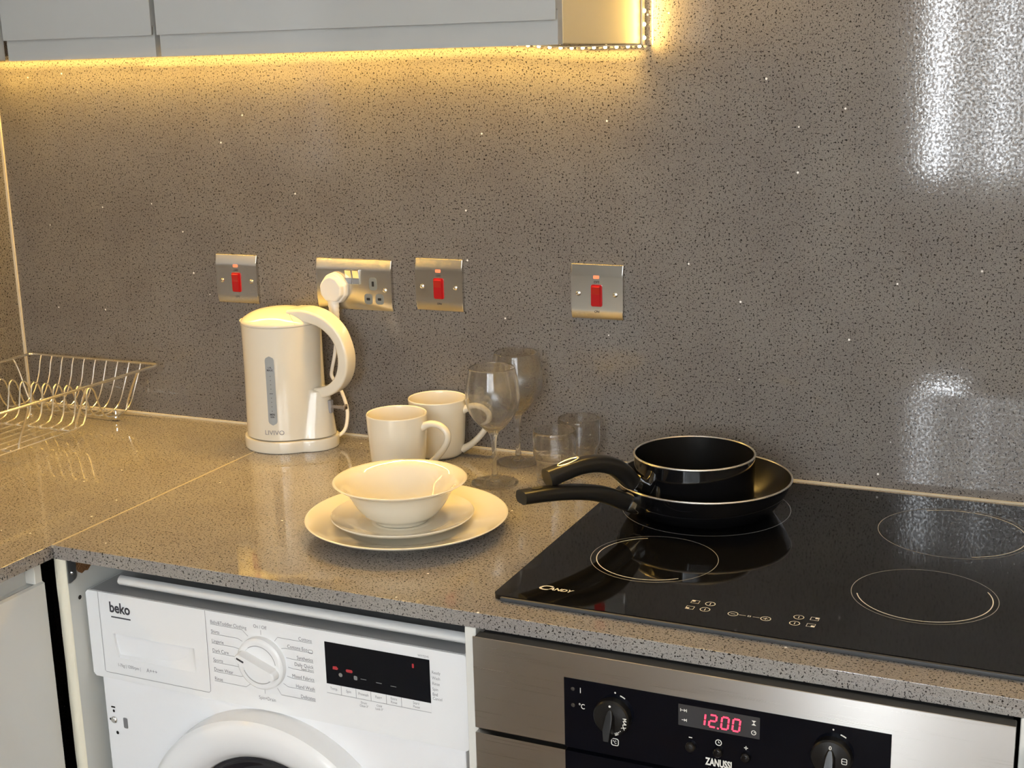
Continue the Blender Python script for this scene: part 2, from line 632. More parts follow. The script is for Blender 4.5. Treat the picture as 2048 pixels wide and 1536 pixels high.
structure('trim_2', box(B(), XL, XR, -0.0035, 0, ZW, ZW + 0.003), M_seal, 'cream sealant line along the back of the worktop')
# sheer curtain with a gap beside its first fold
bm = B()
def curtain(bm, x0, x1, y, z0, z1, wl, amp):
    n = int((x1 - x0) / wl * 10)
    top, bot = [], []
    for i in range(n + 1):
        x = x0 + (x1 - x0) * i / n
        yy = y + amp * sin(2 * pi * (x - x0) / wl) + amp * 0.4 * sin(2 * pi * (x - x0) / wl * 0.37 + 1)
        top.append(bm.verts.new((x, yy, z1)))
        bot.append(bm.verts.new((x, yy, z0)))
    for i in range(n):
        bm.faces.new((bot[i], bot[i + 1], top[i + 1], top[i]))
curtain(bm, WX0 - 0.02, 0.635, YR + 0.06, 0.98, 2.3, 0.05, 0.012)
curtain(bm, 0.705, 0.872, YR + 0.06, 0.98, 2.3, 0.055, 0.018)
curtain(bm, 0.895, WX1 + 0.05, YR + 0.06, 0.98, 2.3, 0.085, 0.025)
structure('window_2', bm, M_sheer, 'sheer net hanging across the rear window')

# ------------------------------------------------------------------ worktops
D = 0.6212
T = 0.020
wt = thing('stone_worktop', 'speckled grey quartz worktop carrying the kettle, crockery and hob', 'worktop', (0.6, -0.3, ZW))
HX0, HX1, HY0, HY1 = 0.643, 1.265, -0.5765, -0.0275
bm = box(B(), 0.0, XR, -D, 0, ZW - T, ZW, 0.0012, 2)
for v in bm.verts: v.co -= Vector((0.6, -0.3, ZW))
obj('slab', bm, M_topq, wt, smooth=True, angle=30)
bm = box(B(), -0.0022, 0.0016, -D, -0.003, ZW - 0.004, ZW + 0.0004)
for v in bm.verts: v.co -= Vector((0.6, -0.3, ZW))
obj('joint_seam', bm, M_seal2, wt, smooth=False)
wl = thing('stone_worktop', 'speckled quartz worktop under the dish rack on the left', 'worktop', (-0.3, -0.8, ZW))
bm = box(B(), XL, -0.0022, -2.0, 0, ZW - T, ZW, 0.0012, 2)
for v in bm.verts: v.co -= Vector((-0.3, -0.8, ZW))
obj('slab', bm, M_topq, wl, smooth=True, angle=30)

# ------------------------------------------------------------------ wall cabinets
CZ, CX, CD = 1.547, 0.641, 0.342
def jdoor(bm, x0, x1, yf, z0, z1):
    """Handleless door: flat face with an undercut pull above a set-back lower lip."""
    lip = 0.030
    prof = [(yf + 0.022, z0), (yf + 0.007, z0), (yf + 0.007, z0 + lip + 0.012), (yf + 0.0045, z0 + lip + 0.014), (yf + 0.0025, z0 + lip + 0.012),
            (yf + 0.0015, z0 + lip + 0.0015), (yf, z0 + lip), (yf, z1), (yf + 0.022, z1)]
    t = bmesh.new()
    a = [t.verts.new((x0, y, z)) for y, z in prof]
    b = [t.verts.new((x1, y, z)) for y, z in prof]
    n = len(prof)
    t.faces.new(a[::-1]); t.faces.new(b)
    for i in range(n):
        t.faces.new((a[i], a[(i + 1) % n], b[(i + 1) % n], b[i]))
    merge(bm, t)
    return bm

def wallcab(label, x0, x1):
    o = thing('wall_cabinet', label, 'cabinet', ((x0 + x1) / 2, -CD / 2, CZ))
    off = Vector(((x0 + x1) / 2, -CD / 2, CZ))
    bm = B()
    top = ZC - 0.15
    yb = -CD + 0.024
    UB = CZ + 0.0135
    box(bm, x0, x0 + 0.018, yb, -0.001, UB, top)
    box(bm, x1 - 0.018, x1, yb, -0.001, CZ if x1 > 0.3 else UB, top, 0.0008, 1)
    box(bm, x0 + 0.018, x1 - 0.018, yb, -0.001, UB, UB + 0.016)
    box(bm, x0 + 0.018, x1 - 0.018, yb, -0.001, top - 0.018, top)
    box(bm, x0 + 0.018, x1 - 0.018, -0.01, -0.001, CZ + 0.018, top - 0.018)
    for v in bm.verts: v.co -= off
    obj('carcass', bm, M_side, o, smooth=False)
    bm = jdoor(B(), x0 + 0.0015, x1 - (0.0015 if x1 < 0.3 else 0.0), -CD, CZ - 0.001, top)
    for v in bm.verts: v.co -= off
    obj('door', bm, M_cab, o, smooth=False)
    return o
wallcab('grey gloss wall cabinet with cream side and lights along its edges', 0.0245, CX)
wallcab('narrow grey gloss wall cabinet in the corner, left of the wide one', -0.264, 0.0185)
fc = thing('wall_cabinet', 'edge of a third grey wall cabinet on the left wall, at the far left corner', 'cabinet', (-0.45, -0.80, CZ))
obj('carcass', box(B(), -0.179, 0.160, -0.455, 0.452, 0.0, ZC - 0.15 - CZ), M_side, fc, smooth=False)
obj('door', box(B(), 0.161, 0.183, -0.455, 0.4640, 0.0, ZC - 0.15 - CZ, 0.001, 1), M_cab, fc, smooth=False)

# LED strip: along the cabinet underside at the wall, then up the back edge of its side
ls = thing('led_strip', 'warm glowing light strip under and up the side of the wall cabinet', 'light strip', (CX, -0.012, CZ))
bm = B()
def sag(x):
    """the strip is stuck up under the recessed base and droops towards the cabinet's end panel"""
    u = min(1.0, max(0.0, (-0.10 - x) / 0.16))
    return 0.0115 * u * u * (3 - 2 * u)
sweep(bm, [(-1.24 + (1.2435) * i / 120, -0.001, -0.00135 + sag(-1.24 + 1.2435 * i / 120)) for i in range(121)], [(-0.005, -0.00085), (0.005, -0.00085), (0.005, 0.00085), (-0.005, 0.00085)], side=(0, 1, 0))
box(bm, 0.0005, 0.0025, -0.006, 0.004, -0.0022, 0.62)
obj('tape', bm, M_tape, ls, smooth=False)
def led_bm(d):
    bm = B()
    t = bmesh.new()
    bmesh.ops.create_uvsphere(t, u_segments=10, v_segments=6, radius=0.0029)
    for v in t.verts:
        v.co.y *= 0.95
        if d == 'x': v.co.x *= 0.75
        else: v.co.z *= 0.75
    merge(bm, t)
    return bm
first = None
def led_at(first, d, p):
    if first is None:
        o = obj('led', led_bm(d), M_led, ls)
    else:
        o = first.copy()
        link(o)
        o.parent = ls
    o.location = p
    return o
for i in range(70):
    q = led_at(first, 'z', (-0.004 - 0.0178 * i, -0.001, -0.0035 + sag(-0.004 - 0.0178 * i)))
    first = first or q
first = None
for i in range(28):
    q = led_at(first, 'x', (0.0038, -0.001, 0.0085 + 0.0190 * i))
    first = first or q

# ------------------------------------------------------------------ light
def area(name, loc, rot, sx, sy, power, col, spread=180):
    l = bpy.data.lights.new(name, 'AREA')
    l.shape = 'RECTANGLE'
    l.size, l.size_y = sx, sy
    l.energy = power
    l.color = col
    l.spread = RAD(spread)
    o = bpy.data.objects.new(name, l)
    o.location = loc
    o.rotation_euler = rot
    return link(o)
WARM = (1.0, 0.60, 0.135)
for nm, x0, x1, zz, tl in (('', -0.622, 0.420, CZ + 0.0045, 0.0), ('_slope', 0.420, 0.560, CZ - 0.0010, 4.5), ('_end', 0.560, 0.638, CZ - 0.0065, 0.0)):
    k = (x1 - x0) / 1.26
    area('led_strip_light' + nm, ((x0 + x1) / 2, -0.0105, zz), (0, RAD(tl), 0), x1 - x0, 0.006, 1.75 * k, WARM)
    area('led_strip_outward_light' + nm, ((x0 + x1) / 2, -0.0165, zz), (RAD(-28), RAD(tl), 0), x1 - x0, 0.006, 6.1 * k, WARM, 130)
area('led_strip_side_light', (CX + 0.0080, -0.0105, CZ + 0.306), (0, RAD(-90), 0), 0.615, 0.005, 2.6, WARM)
area('led_strip_panel_light', (CX + 0.0085, -0.0190, CZ + 0.306), (0, RAD(-90), RAD(-62)), 0.615, 0.005, 0.85, WARM)
area('led_strip_side_outward_light', (CX + 0.0090, -0.0190, CZ + 0.306), (0, RAD(-90), RAD(-38)), 0.615, 0.005, 18, WARM, 96)
area('led_strip_left_light', (XL + 0.02, -1.0, CZ - 0.008), (0, RAD(-8), 0), 0.006, 1.2, 4.0, WARM)
area('daylight', ((WX0 + WX1) / 2, YR - 0.16, (WZ0 + WZ1) / 2), (RAD(90), 0, 0), WX1 - WX0, WZ1 - WZ0, 215, (0.90, 0.95, 1.0))
area('added_patch_light', ((LX0 + LX1) / 2, YR - 0.13, (LZ0 + LZ1) / 2), (RAD(90), 0, 0), LX1 - LX0, LZ1 - LZ0, 3.6, (0.90, 0.95, 1.0))  # lamp added behind the low opening to brighten the wall's reflection
w = bpy.data.worlds.new('World')
S.world = w
w.use_nodes = True
w.node_tree.nodes['Background'].inputs[0].default_value = (0.75, 0.85, 1.0, 1)
w.node_tree.nodes['Background'].inputs[1].default_value = 1.0

# ------------------------------------------------------------------ electrical plates
def plate_bm(wd):
    h = 0.086
    prof = [(0, 0), (-0.0030, 0.0), (-0.0046, -0.0010), (-0.0072, -0.0135), (-0.0075, -0.020), (-0.0075, -0.070), (-0.0066, -0.080), (-0.0046, -0.0855), (-0.003, -h), (0, -h)]
    t = B()
    a = [t.verts.new((0, y, z)) for y, z in prof]
    b = [t.verts.new((wd, y, z)) for y, z in prof]
    n = len(prof)
    fa = t.faces.new(a[::-1]); fb = t.faces.new(b)
    for i in range(n):
        t.faces.new((a[i], a[(i + 1) % n], b[(i + 1) % n], b[i]))
    ed = [e for f in (fa, fb) for e in f.edges if (e.verts[0].co.y < -0.004 and e.verts[1].co.y < -0.004)]
    bevel(t, ed, 0.0022, 3)
    return t
def screw_bm():
    bm = B()
    M = Matrix.Rotation(RAD(90), 3, 'X')
    lathe(bm, [(0, 0.0022), (0.0012, 0.0021), (0.0036, 0.0012), (0.0042, 0.0)], 20, (0, 0, 0), M)
    return bm
YP = -0.0075
def fp_(u, v): return (u, YP - 0.0003, v)

def make_switch(label, x, z):
    o = thing('cooker_switch', label, 'switch', (x, 0, z), 0, 'red switches on the quartz wall')
    obj('plate', plate_bm(0.086), M_plate, o, angle=25)
    bm = B()
    slabxz(bm, rrect(0.0185, 0.0345, 0.003, 4, 0.043, -0.0485), YP, YP - 0.0016, 0.0006)
    obj('switch_surround', bm, M_redrock, o)
    bm = B()
    prof = [(-0.064, YP - 0.0015), (-0.064, YP - 0.0045), (-0.046, YP - 0.0035), (-0.034, YP - 0.0068), (-0.033, YP - 0.0015)]
    t = bmesh.new()
    a = [t.verts.new((0.0365, y, zz)) for zz, y in prof]
    b = [t.verts.new((0.0495, y, zz)) for zz, y in prof]
    n = len(prof)
    t.faces.new(a[::-1]); t.faces.new(b)
    for i in range(n):
        t.faces.new((a[i], a[(i + 1) % n], b[(i + 1) % n], b[i]))
    bevel(t, t.edges[:], 0.0009, 2)
    merge(bm, t)
    obj('rocker', bm, M_redrock, o)
    obj('neon_lamp', slabxz(B(), rrect(0.0095, 0.0052, 0.0015, 4, 0.0425, -0.0195), YP, YP - 0.0012, 0.0005), M_neon, o)
    for sx in (0.0125, 0.0735):
        s = obj('screw', screw_bm(), M_chrome, o)
        s.location = (sx, YP, -0.046)
    obj('off_lettering', write(B(), 'OFF', 0.0052, 0.0430, -0.0292, fp_, 'CENTER'), M_inkd, o, smooth=False)
    obj('on_lettering', write(B(), 'ON', 0.0052, 0.0430, -0.0755, fp_, 'CENTER'), M_inkd, o, smooth=False)
    return o
SW = [(-0.1552, 1.2095, 'square steel switch with red rocker above the kettle, left of the double socket'),
      (0.2450, 1.2166, 'square steel switch with red rocker just right of the double socket'),
      (0.5210, 1.2182, 'square steel switch with red rocker standing alone above the glasses and pans')]
sw0 = make_switch(SW[0][2], SW[0][0], SW[0][1])
for x, z, lb in SW[1:]:
    c = copy_tree(sw0)
    c.location = (x, 0, z)
    c['label'] = lb

ds = thing('double_socket', 'steel double wall socket with a white plug in its left half', 'socket', (0.0532, 0, 1.2102))
obj('plate', plate_bm(0.146), M_plate, ds, angle=25)
for u in (0.0655, 0.0800):
    bm = B()
    prof = [(-0.0420, YP), (-0.0420, YP - 0.0042), (-0.0315, YP - 0.0026), (-0.0175, YP - 0.0058), (-0.0168, YP)]
    t = bmesh.new()
    a = [t.verts.new((u - 0.006, y, zz)) for zz, y in prof]
    b = [t.verts.new((u + 0.006, y, zz)) for zz, y in prof]
    n = len(prof)
    t.faces.new(a[::-1]); t.faces.new(b)
    for i in range(n):
        t.faces.new((a[i], a[(i + 1) % n], b[(i + 1) % n], b[i]))
    bevel(t, t.edges[:], 0.0008, 2)
    merge(bm, t)
    obj('rocker', bm, M_chrome, ds)
for (u, v, wd, hh, sw_, sh) in ((0.1110, -0.040, 0.0150, 0.0215, 0.0042, 0.0085), (0.1010, -0.0660, 0.0155, 0.0180, 0.0065, 0.0042), (0.1225, -0.0655, 0.0155, 0.0180, 0.0065, 0.0042)):
    ins = obj('socket_insert', slabxz(B(), rrect(wd, hh, 0.0050, 5, u, v), YP + 0.001, YP - 0.0006, 0.0003), M_sockgrey, ds)
    obj('slot', slabxz(B(), rrect(sw_, sh, 0.0006, 2, u, v), YP, YP - 0.0009), M_hole, ins, smooth=False)
for sx in (0.0125, 0.1335):
    s = obj('screw', screw_bm(), M_chrome, ds)
    s.location = (sx, YP, -0.050)

# ------------------------------------------------------------------ kettle
KX, KY = 0.0235, -0.0775
def outline(theta, r0, lx, rx, ry):
    """polar radius of circle r0 united with an ellipse at (lx, 0)."""
    c, s = cos(theta), sin(theta)
    A = (c / rx) ** 2 + (s / ry) ** 2
    Bq = -2 * lx * c / rx ** 2
    Cq = (lx / rx) ** 2 - 1
    disc = Bq * Bq - 4 * A * Cq
    r = 0.0
    if disc > 0:
        r = (-Bq + math.sqrt(disc)) / (2 * A)
    return max(r0, r)
NK = 128
def polar_ring(bm, z, fr):
    return [bm.verts.new((fr(2 * pi * i / NK) * cos(2 * pi * i / NK), fr(2 * pi * i / NK) * sin(2 * pi * i / NK), z)) for i in range(NK)]
def skin(bm, rings, cap0=True, cap1=True):
    for a, b in zip(rings, rings[1:]):
        for i in range(NK):
            j = (i + 1) % NK
            bm.faces.new((a[i], a[j], b[j], b[i]))
    if cap0: bm.faces.new(rings[0][::-1])
    if cap1: bm.faces.new(rings[-1])

kb = thing('kettle_base', 'white round power base under the kettle, its cord plugged into the double socket', 'kettle base', (KX, KY, ZW))
bm = B()
rg = []
for z, k in ((0.0006, -0.004), (0.0006, -0.0012), (0.003, 0.0), (0.0165, 0.0002), (0.0195, -0.0010), (0.0205, -0.003)):
    rg.append(polar_ring(bm, z, lambda t, k=k: outline(t, 0.0735, 0.050, 0.0445, 0.044) + k))
skin(bm, rg)
obj('plinth', bm, M_kettle, kb, angle=40)

ke = thing('electric_kettle', 'white plastic jug kettle with grey water window and curved handle', 'kettle', (KX, KY, ZW + 0.0205))
def body_r(t, z):
    r0 = 0.0688 - 0.0022 * min(1, z / 0.10)
    r = r0
    if z < 0.082:
        k = z / 0.082
        r = outline(t, r0, 0.052 - 0.004 * k, 0.0385 - 0.002 * k, 0.040 - 0.016 * k)
    d = abs(t - pi)
    if d < 0.42 and z > 0.135:
        r += 0.016 * min(1, (z - 0.135) / 0.055) ** 1.2 * (1 - d / 0.42) ** 0.9
    return r
bm = B()
rg = [polar_ring(bm, 0.0012, lambda t: body_r(t, 0) - 0.003)]
for z in (0.0018, 0.004, 0.015, 0.03, 0.045, 0.06, 0.07, 0.078, 0.082, 0.0825, 0.10, 0.12, 0.135, 0.145, 0.155, 0.165, 0.175, 0.185, 0.191):
    rg.append(polar_ring(bm, z, lambda t, z=z: body_r(t, z)))
rg.append(polar_ring(bm, 0.192, lambda t: body_r(t, 0.192) - 0.002))
skin(bm, rg)
obj('jug', bm, M_kettle, ke, angle=45)
# lid
bm = B()
lathe(bm, [(0.060, 0.190), (0.0672, 0.1922), (0.0672, 0.1946), (0.0655, 0.1975), (0.058, 0.2035), (0.046, 0.2095), (0.030, 0.2135), (0.014, 0.2155), (0, 0.216)], 96)
ld = obj('lid', bm, M_kettle, ke, angle=45)
bm = B()
sm = [(0.036 + 0.0 * i, 0) for i in range(2)]
pts = []
for i in range(25):
    a = RAD(-62 + 124 * i / 24)
    x, y = 0.078 - 0.052 * cos(a), 0.045 * sin(a)
    rr = math.hypot(x, y)
    # height of the dome below that point
    tab = [(0, 0.216), (0.014, 0.2155), (0.030, 0.2135), (0.046, 0.2095), (0.058, 0.2035), (0.0655, 0.1975), (0.0672, 0.1946)]
    zz = None
    for (ra, za), (rb, zb) in zip(tab, tab[1:]):
        if ra <= rr <= rb:
            zz = za + (zb - za) * (rr - ra) / (rb - ra)
    if zz is not None:
        pts.append((x, y, zz + 0.0001))
tube(bm, pts, 0.0005, 6)
obj('lid_seam', bm, M_seam, ld)
# handle
hp = catmull([(0.030, 0, 0.2050), (0.058, 0, 0.2065), (0.088, 0, 0.1980), (0.112, 0, 0.1770), (0.1235, 0, 0.1480), (0.1235, 0, 0.1220), (0.1150, 0, 0.1000), (0.1000, 0, 0.0850), (0.0800, 0, 0.0765), (0.0600, 0, 0.0740)], 7)
sec = rrect(0.031, 0.019, 0.0042, 4)
sc = []
for i in range(len(hp)):
    u = i / (len(hp) - 1)
    sc.append((1.0 + 0.75 * max(0, 0.38 - u) / 0.38 - 0.15 * max(0, u - 0.6), 1.0 + 0.25 * max(0, 0.25 - u) / 0.25 - 0.2 * max(0, u - 0.6)))
bm = sweep(B(), hp, sec, side=(0, 1, 0), scales=sc)
obj('handle', bm, M_kettle, ke, angle=40)
# water window + lettering on the jug surface
TH = RAD(-76)
def on_jug(u, v, e=0.0006):
    r = body_r(0, 0.13) if False else (0.0688 - 0.0022 * min(1, v / 0.10))
    a = TH + u / r
    return ((r + e) * cos(a), (r + e) * sin(a), v)
bm = B()
rows = []
z0, z1, hw = 0.0285, 0.1455, 0.0078
for i in range(41):
    v = z0 + (z1 - z0) * i / 40
    if v < z0 + hw: hwv = math.sqrt(max(0, hw ** 2 - (z0 + hw - v) ** 2))
    elif v > z1 - hw: hwv = math.sqrt(max(0, hw ** 2 - (v - z1 + hw) ** 2))
    else: hwv = hw
    hwv = max(hwv, 0.0004)
    rows.append([bm.verts.new(on_jug(hwv * k / 3, v)) for k in range(-3, 4)])
for a, b in zip(rows, rows[1:]):
    for i in range(6):
        bm.faces.new((a[i], a[i + 1], b[i + 1], b[i]))
wn = obj('water_window', bm, M_win, ke)
bm = B()
on2 = lambda u, v: on_jug(u, v, 0.0010)
for i, v in enumerate([0.0525, 0.0600, 0.0675, 0.0745, 0.0900, 0.0975, 0.1045, 0.1115]):
    fill(bm, [(-0.0009, v), (0.0009, v), (0.0009, v + 0.0008), (-0.0009, v + 0.0008)], on2)
stroke(bm, [(-0.0028, 0.0825), (0.0030, 0.0825)], 0.0009, on2)
write(bm, 'MAX', 0.0048, 0, 0.1205, on2, 'CENTER', bold=0.00012)
write(bm, '1.7L', 0.0040, 0, 0.1250, on2, 'CENTER', bold=0.00012)
write(bm, 'MIN', 0.0048, 0, 0.0455, on2, 'CENTER', bold=0.00012)
write(bm, '0.5L', 0.0040, 0, 0.0415, on2, 'CENTER', bold=0.00012)
obj('level_marks', bm, M_inkd, wn, smooth=False)
bm = B()
write(bm, 'LIVIVO', 0.0112, 0.0012, 0.0120, lambda u, v: on_jug(u, v, 0.0007), 'CENTER', 1.02)
obj('lettering', bm, M_ink, ke, smooth=False)
bm = B()
box(bm, 0.083, 0.0915, -0.0045, 0.0045, 0.040, 0.062, 0.0015)
s_ = obj('switch_recess', bm, M_seam, ke)
bm = B()
box(bm, 0.088, 0.1180, -0.003, 0.003, 0.0485, 0.0540, 0.0012)
box(bm, 0.1150, 0.1180, -0.006, 0.006, 0.0475, 0.0560, 0.0010)
obj('switch_lever', bm, M_clear, s_)

# plug and cord (parts of the base)
PX, PZ = 0.0915, 1.1600
hexp = [(-0.0235, -0.010), (-0.0245, 0.008), (-0.013, 0.0225), (0.000, 0.0275), (0.013, 0.0225), (0.0245, 0.008), (0.0235, -0.010), (0.012, -0.0235), (-0.012, -0.0235)]
hexs = []
for i_, (a_, b_) in enumerate(hexp):
    for q in (hexp[i_ - 1], hexp[(i_ + 1) % len(hexp)]):
        hexs.append((a_ + (q[0] - a_) * 0.13, b_ + (q[1] - b_) * 0.13))
bm = B()
off = Vector((KX, KY, ZW))
def pp(s, y):
    return lambda u, v: Vector((PX + u * s, y, PZ + v * s)) - off
prism(bm, hexs, pp(1.04, -0.0080), pp(1.0, -0.0190), 0.0030, 3)
prism(bm, hexs, pp(0.90, -0.0185), pp(0.84, -0.0270), 0.0030, 3)
path = catmull([(PX, -0.018, PZ - 0.015), (PX, -0.0185, PZ - 0.028), (PX + 0.002, -0.020, PZ - 0.042), (PX + 0.004, -0.022, PZ - 0.056)], 8)
sweep(bm, [p - off for p in path], circ(0.0108, 14, 0.0085), side=(1, 0, 0), scales=[(1 - 0.35 * i / 24 + 0.06 * (i % 4 < 2), 1 - 0.3 * i / 24) for i in range(len(path))])
obj('plug', bm, M_plug, kb, angle=50)
bm = B()
cp = [(PX + 0.0045, -0.022, PZ - 0.054), (PX + 0.0045, -0.022, PZ - 0.075), (0.0955, -0.022, 1.075), (0.0875, -0.018, 1.045), (0.0795, -0.016, 1.020), (0.0780, -0.016, 1.008), (0.0860, -0.018, 0.998), (0.0990, -0.022, 0.985), (0.1120, -0.028, 0.960), (0.1160, -0.034, 0.940), (0.1150, -0.044, 0.921), (0.1050, -0.060, 0.911), (0.090, -0.070, 0.910)]
tube(bm, [p - off for p in catmull(cp, 8)], 0.0031, 10)
obj('cord', bm, M_plug, kb)

# ------------------------------------------------------------------ crockery
def mug(label, x, y, rz):
    o = thing('mug', label, 'mug', (x, y, ZW), rz, 'plain white mugs')
    bm = B()
    lathe(bm, [(0, 0.003), (0.032, 0.003), (0.034, 0.0006), (0.036, 0.0006), (0.0395, 0.004), (0.0415, 0.012), (0.0455, 0.055), (0.0478, 0.092), (0.0480, 0.0955), (0.0470, 0.0968), (0.0456, 0.0962), (0.0450, 0.092),
               (0.0425, 0.055), (0.0385, 0.013), (0.035, 0.0085), (0, 0.0075)], 96)
    obj('cup', bm, M_ceram, o, angle=60)
    bm = B()
    hp = catmull([(0.0440, 0, 0.0770), (0.0580, 0, 0.0830), (0.0745, 0, 0.0815), (0.0860, 0, 0.0710), (0.0860, 0, 0.0570), (0.0755, 0, 0.0395), (0.0580, 0, 0.0215), (0.0410, 0, 0.0105)], 8)
    n = len(hp)
    sc = [(1 + 0.35 * (abs(2 * i / (n - 1) - 1) ** 3), 1 + 0.35 * (abs(2 * i / (n - 1) - 1) ** 4)) for i in range(n)]
    sweep(bm, hp, circ(0.0066, 14, 0.0050), side=(0, 1, 0), scales=sc)
    obj('handle', bm, M_ceram, o, angle=60)
    return o
mug('white mug in front, directly behind the white bowl', 0.2860, -0.1620, RAD(2))
mug('white mug standing behind the other mug, its handle seen through a wine glass', 0.3010, -0.0530, RAD(10))

PCX, PCY = 0.4270, -0.3930
def plate(name, label, r, well, h, z):
    o = tag(obj(name, lathe(B(), [(0, 0.0020), (well * 0.80, 0.0020), (well * 0.84, 0.0002), (well * 0.90, 0.0002), (well * 0.94, 0.0030), (well * 1.05, 0.0055), (r * 0.93, h - 0.0052), (r - 0.001, h - 0.0012), (r, h), (r - 0.0012, h + 0.0010), (r * 0.93, h - 0.0015),
                               (well * 1.06, 0.0092), (well * 0.93, 0.0062), (well * 0.80, 0.0058), (0, 0.0056)], 128), M_ceram, angle=60), label, 'plate')
    o.location = (PCX, PCY, z)
    return o
plate('dinner_plate', 'large white dinner plate at the bottom of the crockery stack', 0.1405, 0.090, 0.0215, ZW + 0.0005)
pl2 = plate('side_plate', 'smaller white plate between the dinner plate and the bowl', 0.0995, 0.068, 0.0165, ZW + 0.0068)
pl2.location.x -= 0.0065
bowl = tag(obj('cereal_bowl', lathe(B(), [(0, 0.003), (0.033, 0.003), (0.035, 0.0002), (0.0375, 0.0002), (0.0395, 0.003), (0.052, 0.0120), (0.063, 0.0255), (0.0715, 0.0400), (0.0805, 0.0510), (0.0915, 0.0572), (0.0931, 0.0586), (0.0915, 0.0598),
                                     (0.0795, 0.0545), (0.0690, 0.0425), (0.0592, 0.0280), (0.0480, 0.0150), (0.0360, 0.0075), (0, 0.0062)], 128), M_ceram, angle=60), 'white bowl with a flared rim on top of the two stacked plates', 'bowl')
bowl.location = (PCX - 0.0085, PCY + 0.000, ZW + 0.0130)

# ------------------------------------------------------------------ glasses
def wine(label, x, y):
    o = thing('wine_glass', label, 'wine glass', (x, y, ZW), 0, 'empty wine glasses')
    outer = [(0.0005, 0.0780), (0.0060, 0.0795), (0.0150, 0.0870), (0.0260, 0.0980), (0.0350, 0.1110), (0.0402, 0.1245), (0.0415, 0.1360), (0.0408, 0.1480), (0.0390, 0.1610), (0.0362, 0.1740), (0.0345, 0.1815)]
    inner = [(0.03395, 0.1815), (0.03565, 0.1740), (0.03845, 0.1610), (0.04025, 0.1480), (0.04095, 0.1360), (0.03960, 0.1245), (0.0343, 0.1112), (0.0252, 0.0985), (0.0145, 0.0888), (0.0065, 0.0845), (0, 0.0838)]
    stem = [(0, 0.0003), (0.0335, 0.0003), (0.0362, 0.0010), (0.0362, 0.0020), (0.0250, 0.0036), (0.0120, 0.0062), (0.0062, 0.0110), (0.0042, 0.0200), (0.0036, 0.0400), (0.0040, 0.0600), (0.0055, 0.0740), (0.0085, 0.0812)]
    prof = stem + outer[2:] + [(0.0342, 0.1820)] + inner
    obj('bowl_and_stem', lathe(B(), prof, 96), M_glass, o, angle=75)
    return o
def wine_single(label, x, y):
    o = wine(label, x, y)
    ch = o.children[0]
    ch.parent = None
    bpy.data.objects.remove(o)
    ch.name = 'wine_glass'
    tag(ch, label, 'wine glass', 'empty wine glasses')
    ch.location = (x, y, ZW)
    return ch
wine_single('empty wine glass in front, nearest the bowl', 0.4541, -0.1634)
wine_single('empty wine glass at the back against the quartz wall', 0.4443, -0.0530)

def tumbler(label, x, y):
    prof = [(0, 0.0004), (0.0255, 0.0004), (0.0272, 0.0012), (0.0278, 0.0030), (0.0282, 0.0160), (0.0287, 0.0310), (0.0292, 0.0345), (0.0305, 0.0375), (0.0320, 0.0400), (0.0328, 0.0430), (0.0330, 0.0460), (0.0330, 0.0600), (0.0330, 0.0810), (0.0327, 0.0819), (0.0322, 0.0821), (0.0318, 0.0818),
            (0.0317, 0.0810), (0.0317, 0.0600), (0.0316, 0.0462), (0.0314, 0.0436), (0.0308, 0.0412), (0.0294, 0.0388), (0.0280, 0.0354), (0.0274, 0.0312), (0.0269, 0.0160), (0.0266, 0.0100), (0.0255, 0.0078), (0.0230, 0.0068), (0, 0.0064)]
    o = tag(obj('tumbler', lathe(B(), prof, 96), M_glass, angle=75), label, 'tumbler', 'short clear tumblers')
    o.location = (x, y, ZW)
    return o
tumbler('short clear tumbler in front, behind the saucepan handle', 0.5375, -0.1240)
tumbler('short clear tumbler at the back beside the quartz wall', 0.5475, -0.0480)

# ------------------------------------------------------------------ pans
ZH = ZW + 0.0066
def handle_sweep(bm, d, pts, sect, scales, sub=8):
    dv = Vector((d[0], d[1], 0)).normalized()
    n = Vector((-dv.y, dv.x, 0))
    path = [dv * s + Vector((0, 0, z)) for s, z in pts]
    path = catmull(path, sub)
    k = []
    for i in range(len(path)):
        u = i / (len(path) - 1) * (len(scales) - 1)
        a = min(int(u), len(scales) - 2)
        f = u - a
        k.append((scales[a][0] * (1 - f) + scales[a + 1][0] * f, scales[a][1] * (1 - f) + scales[a + 1][1] * f))
    sweep(bm, path, sect, side=n, scales=k)
    return path, dv, n

FX, FY = 0.7900, -0.1870
fr = thing('frying_pan', 'black non-stick frying pan on the back left hob ring, holding the saucepan', 'frying pan', (FX, FY, ZH))
bm = lathe(B(), [(0, 0.0004), (0.088, 0.0004), (0.0935, 0.0022), (0.1010, 0.0095), (0.1110, 0.0230), (0.1185, 0.0370), (0.1225, 0.0478), (0.1210, 0.0478), (0.1170, 0.0375), (0.1095, 0.0240), (0.0995, 0.0110), (0.0915, 0.0044), (0.086, 0.0030), (0, 0.0030)], 128)
for f in bm.faces:
    f.material_index = 0
pan = obj('pan', bm, [M_panout, M_panin], fr, angle=50)
for p in pan.data.polygons:
    c = p.center
    nrm = p.normal
    if (c.z > 0.0025 and nrm.z > 0.15 and not (nrm.x * c.x + nrm.y * c.y) > 0) or (c.z > 0.0025 and nrm.z > 0.9):
        p.material_index = 1
bm = lathe(B(), [(0.1228, 0.0465), (0.1236, 0.0478), (0.1228, 0.0492), (0.1212, 0.0492), (0.1206, 0.0482), (0.1212, 0.0472), (0.1228, 0.0465)], 128)
obj('rim', bm, M_alum, fr)
fd = (-0.585, -0.811)
bm = B()
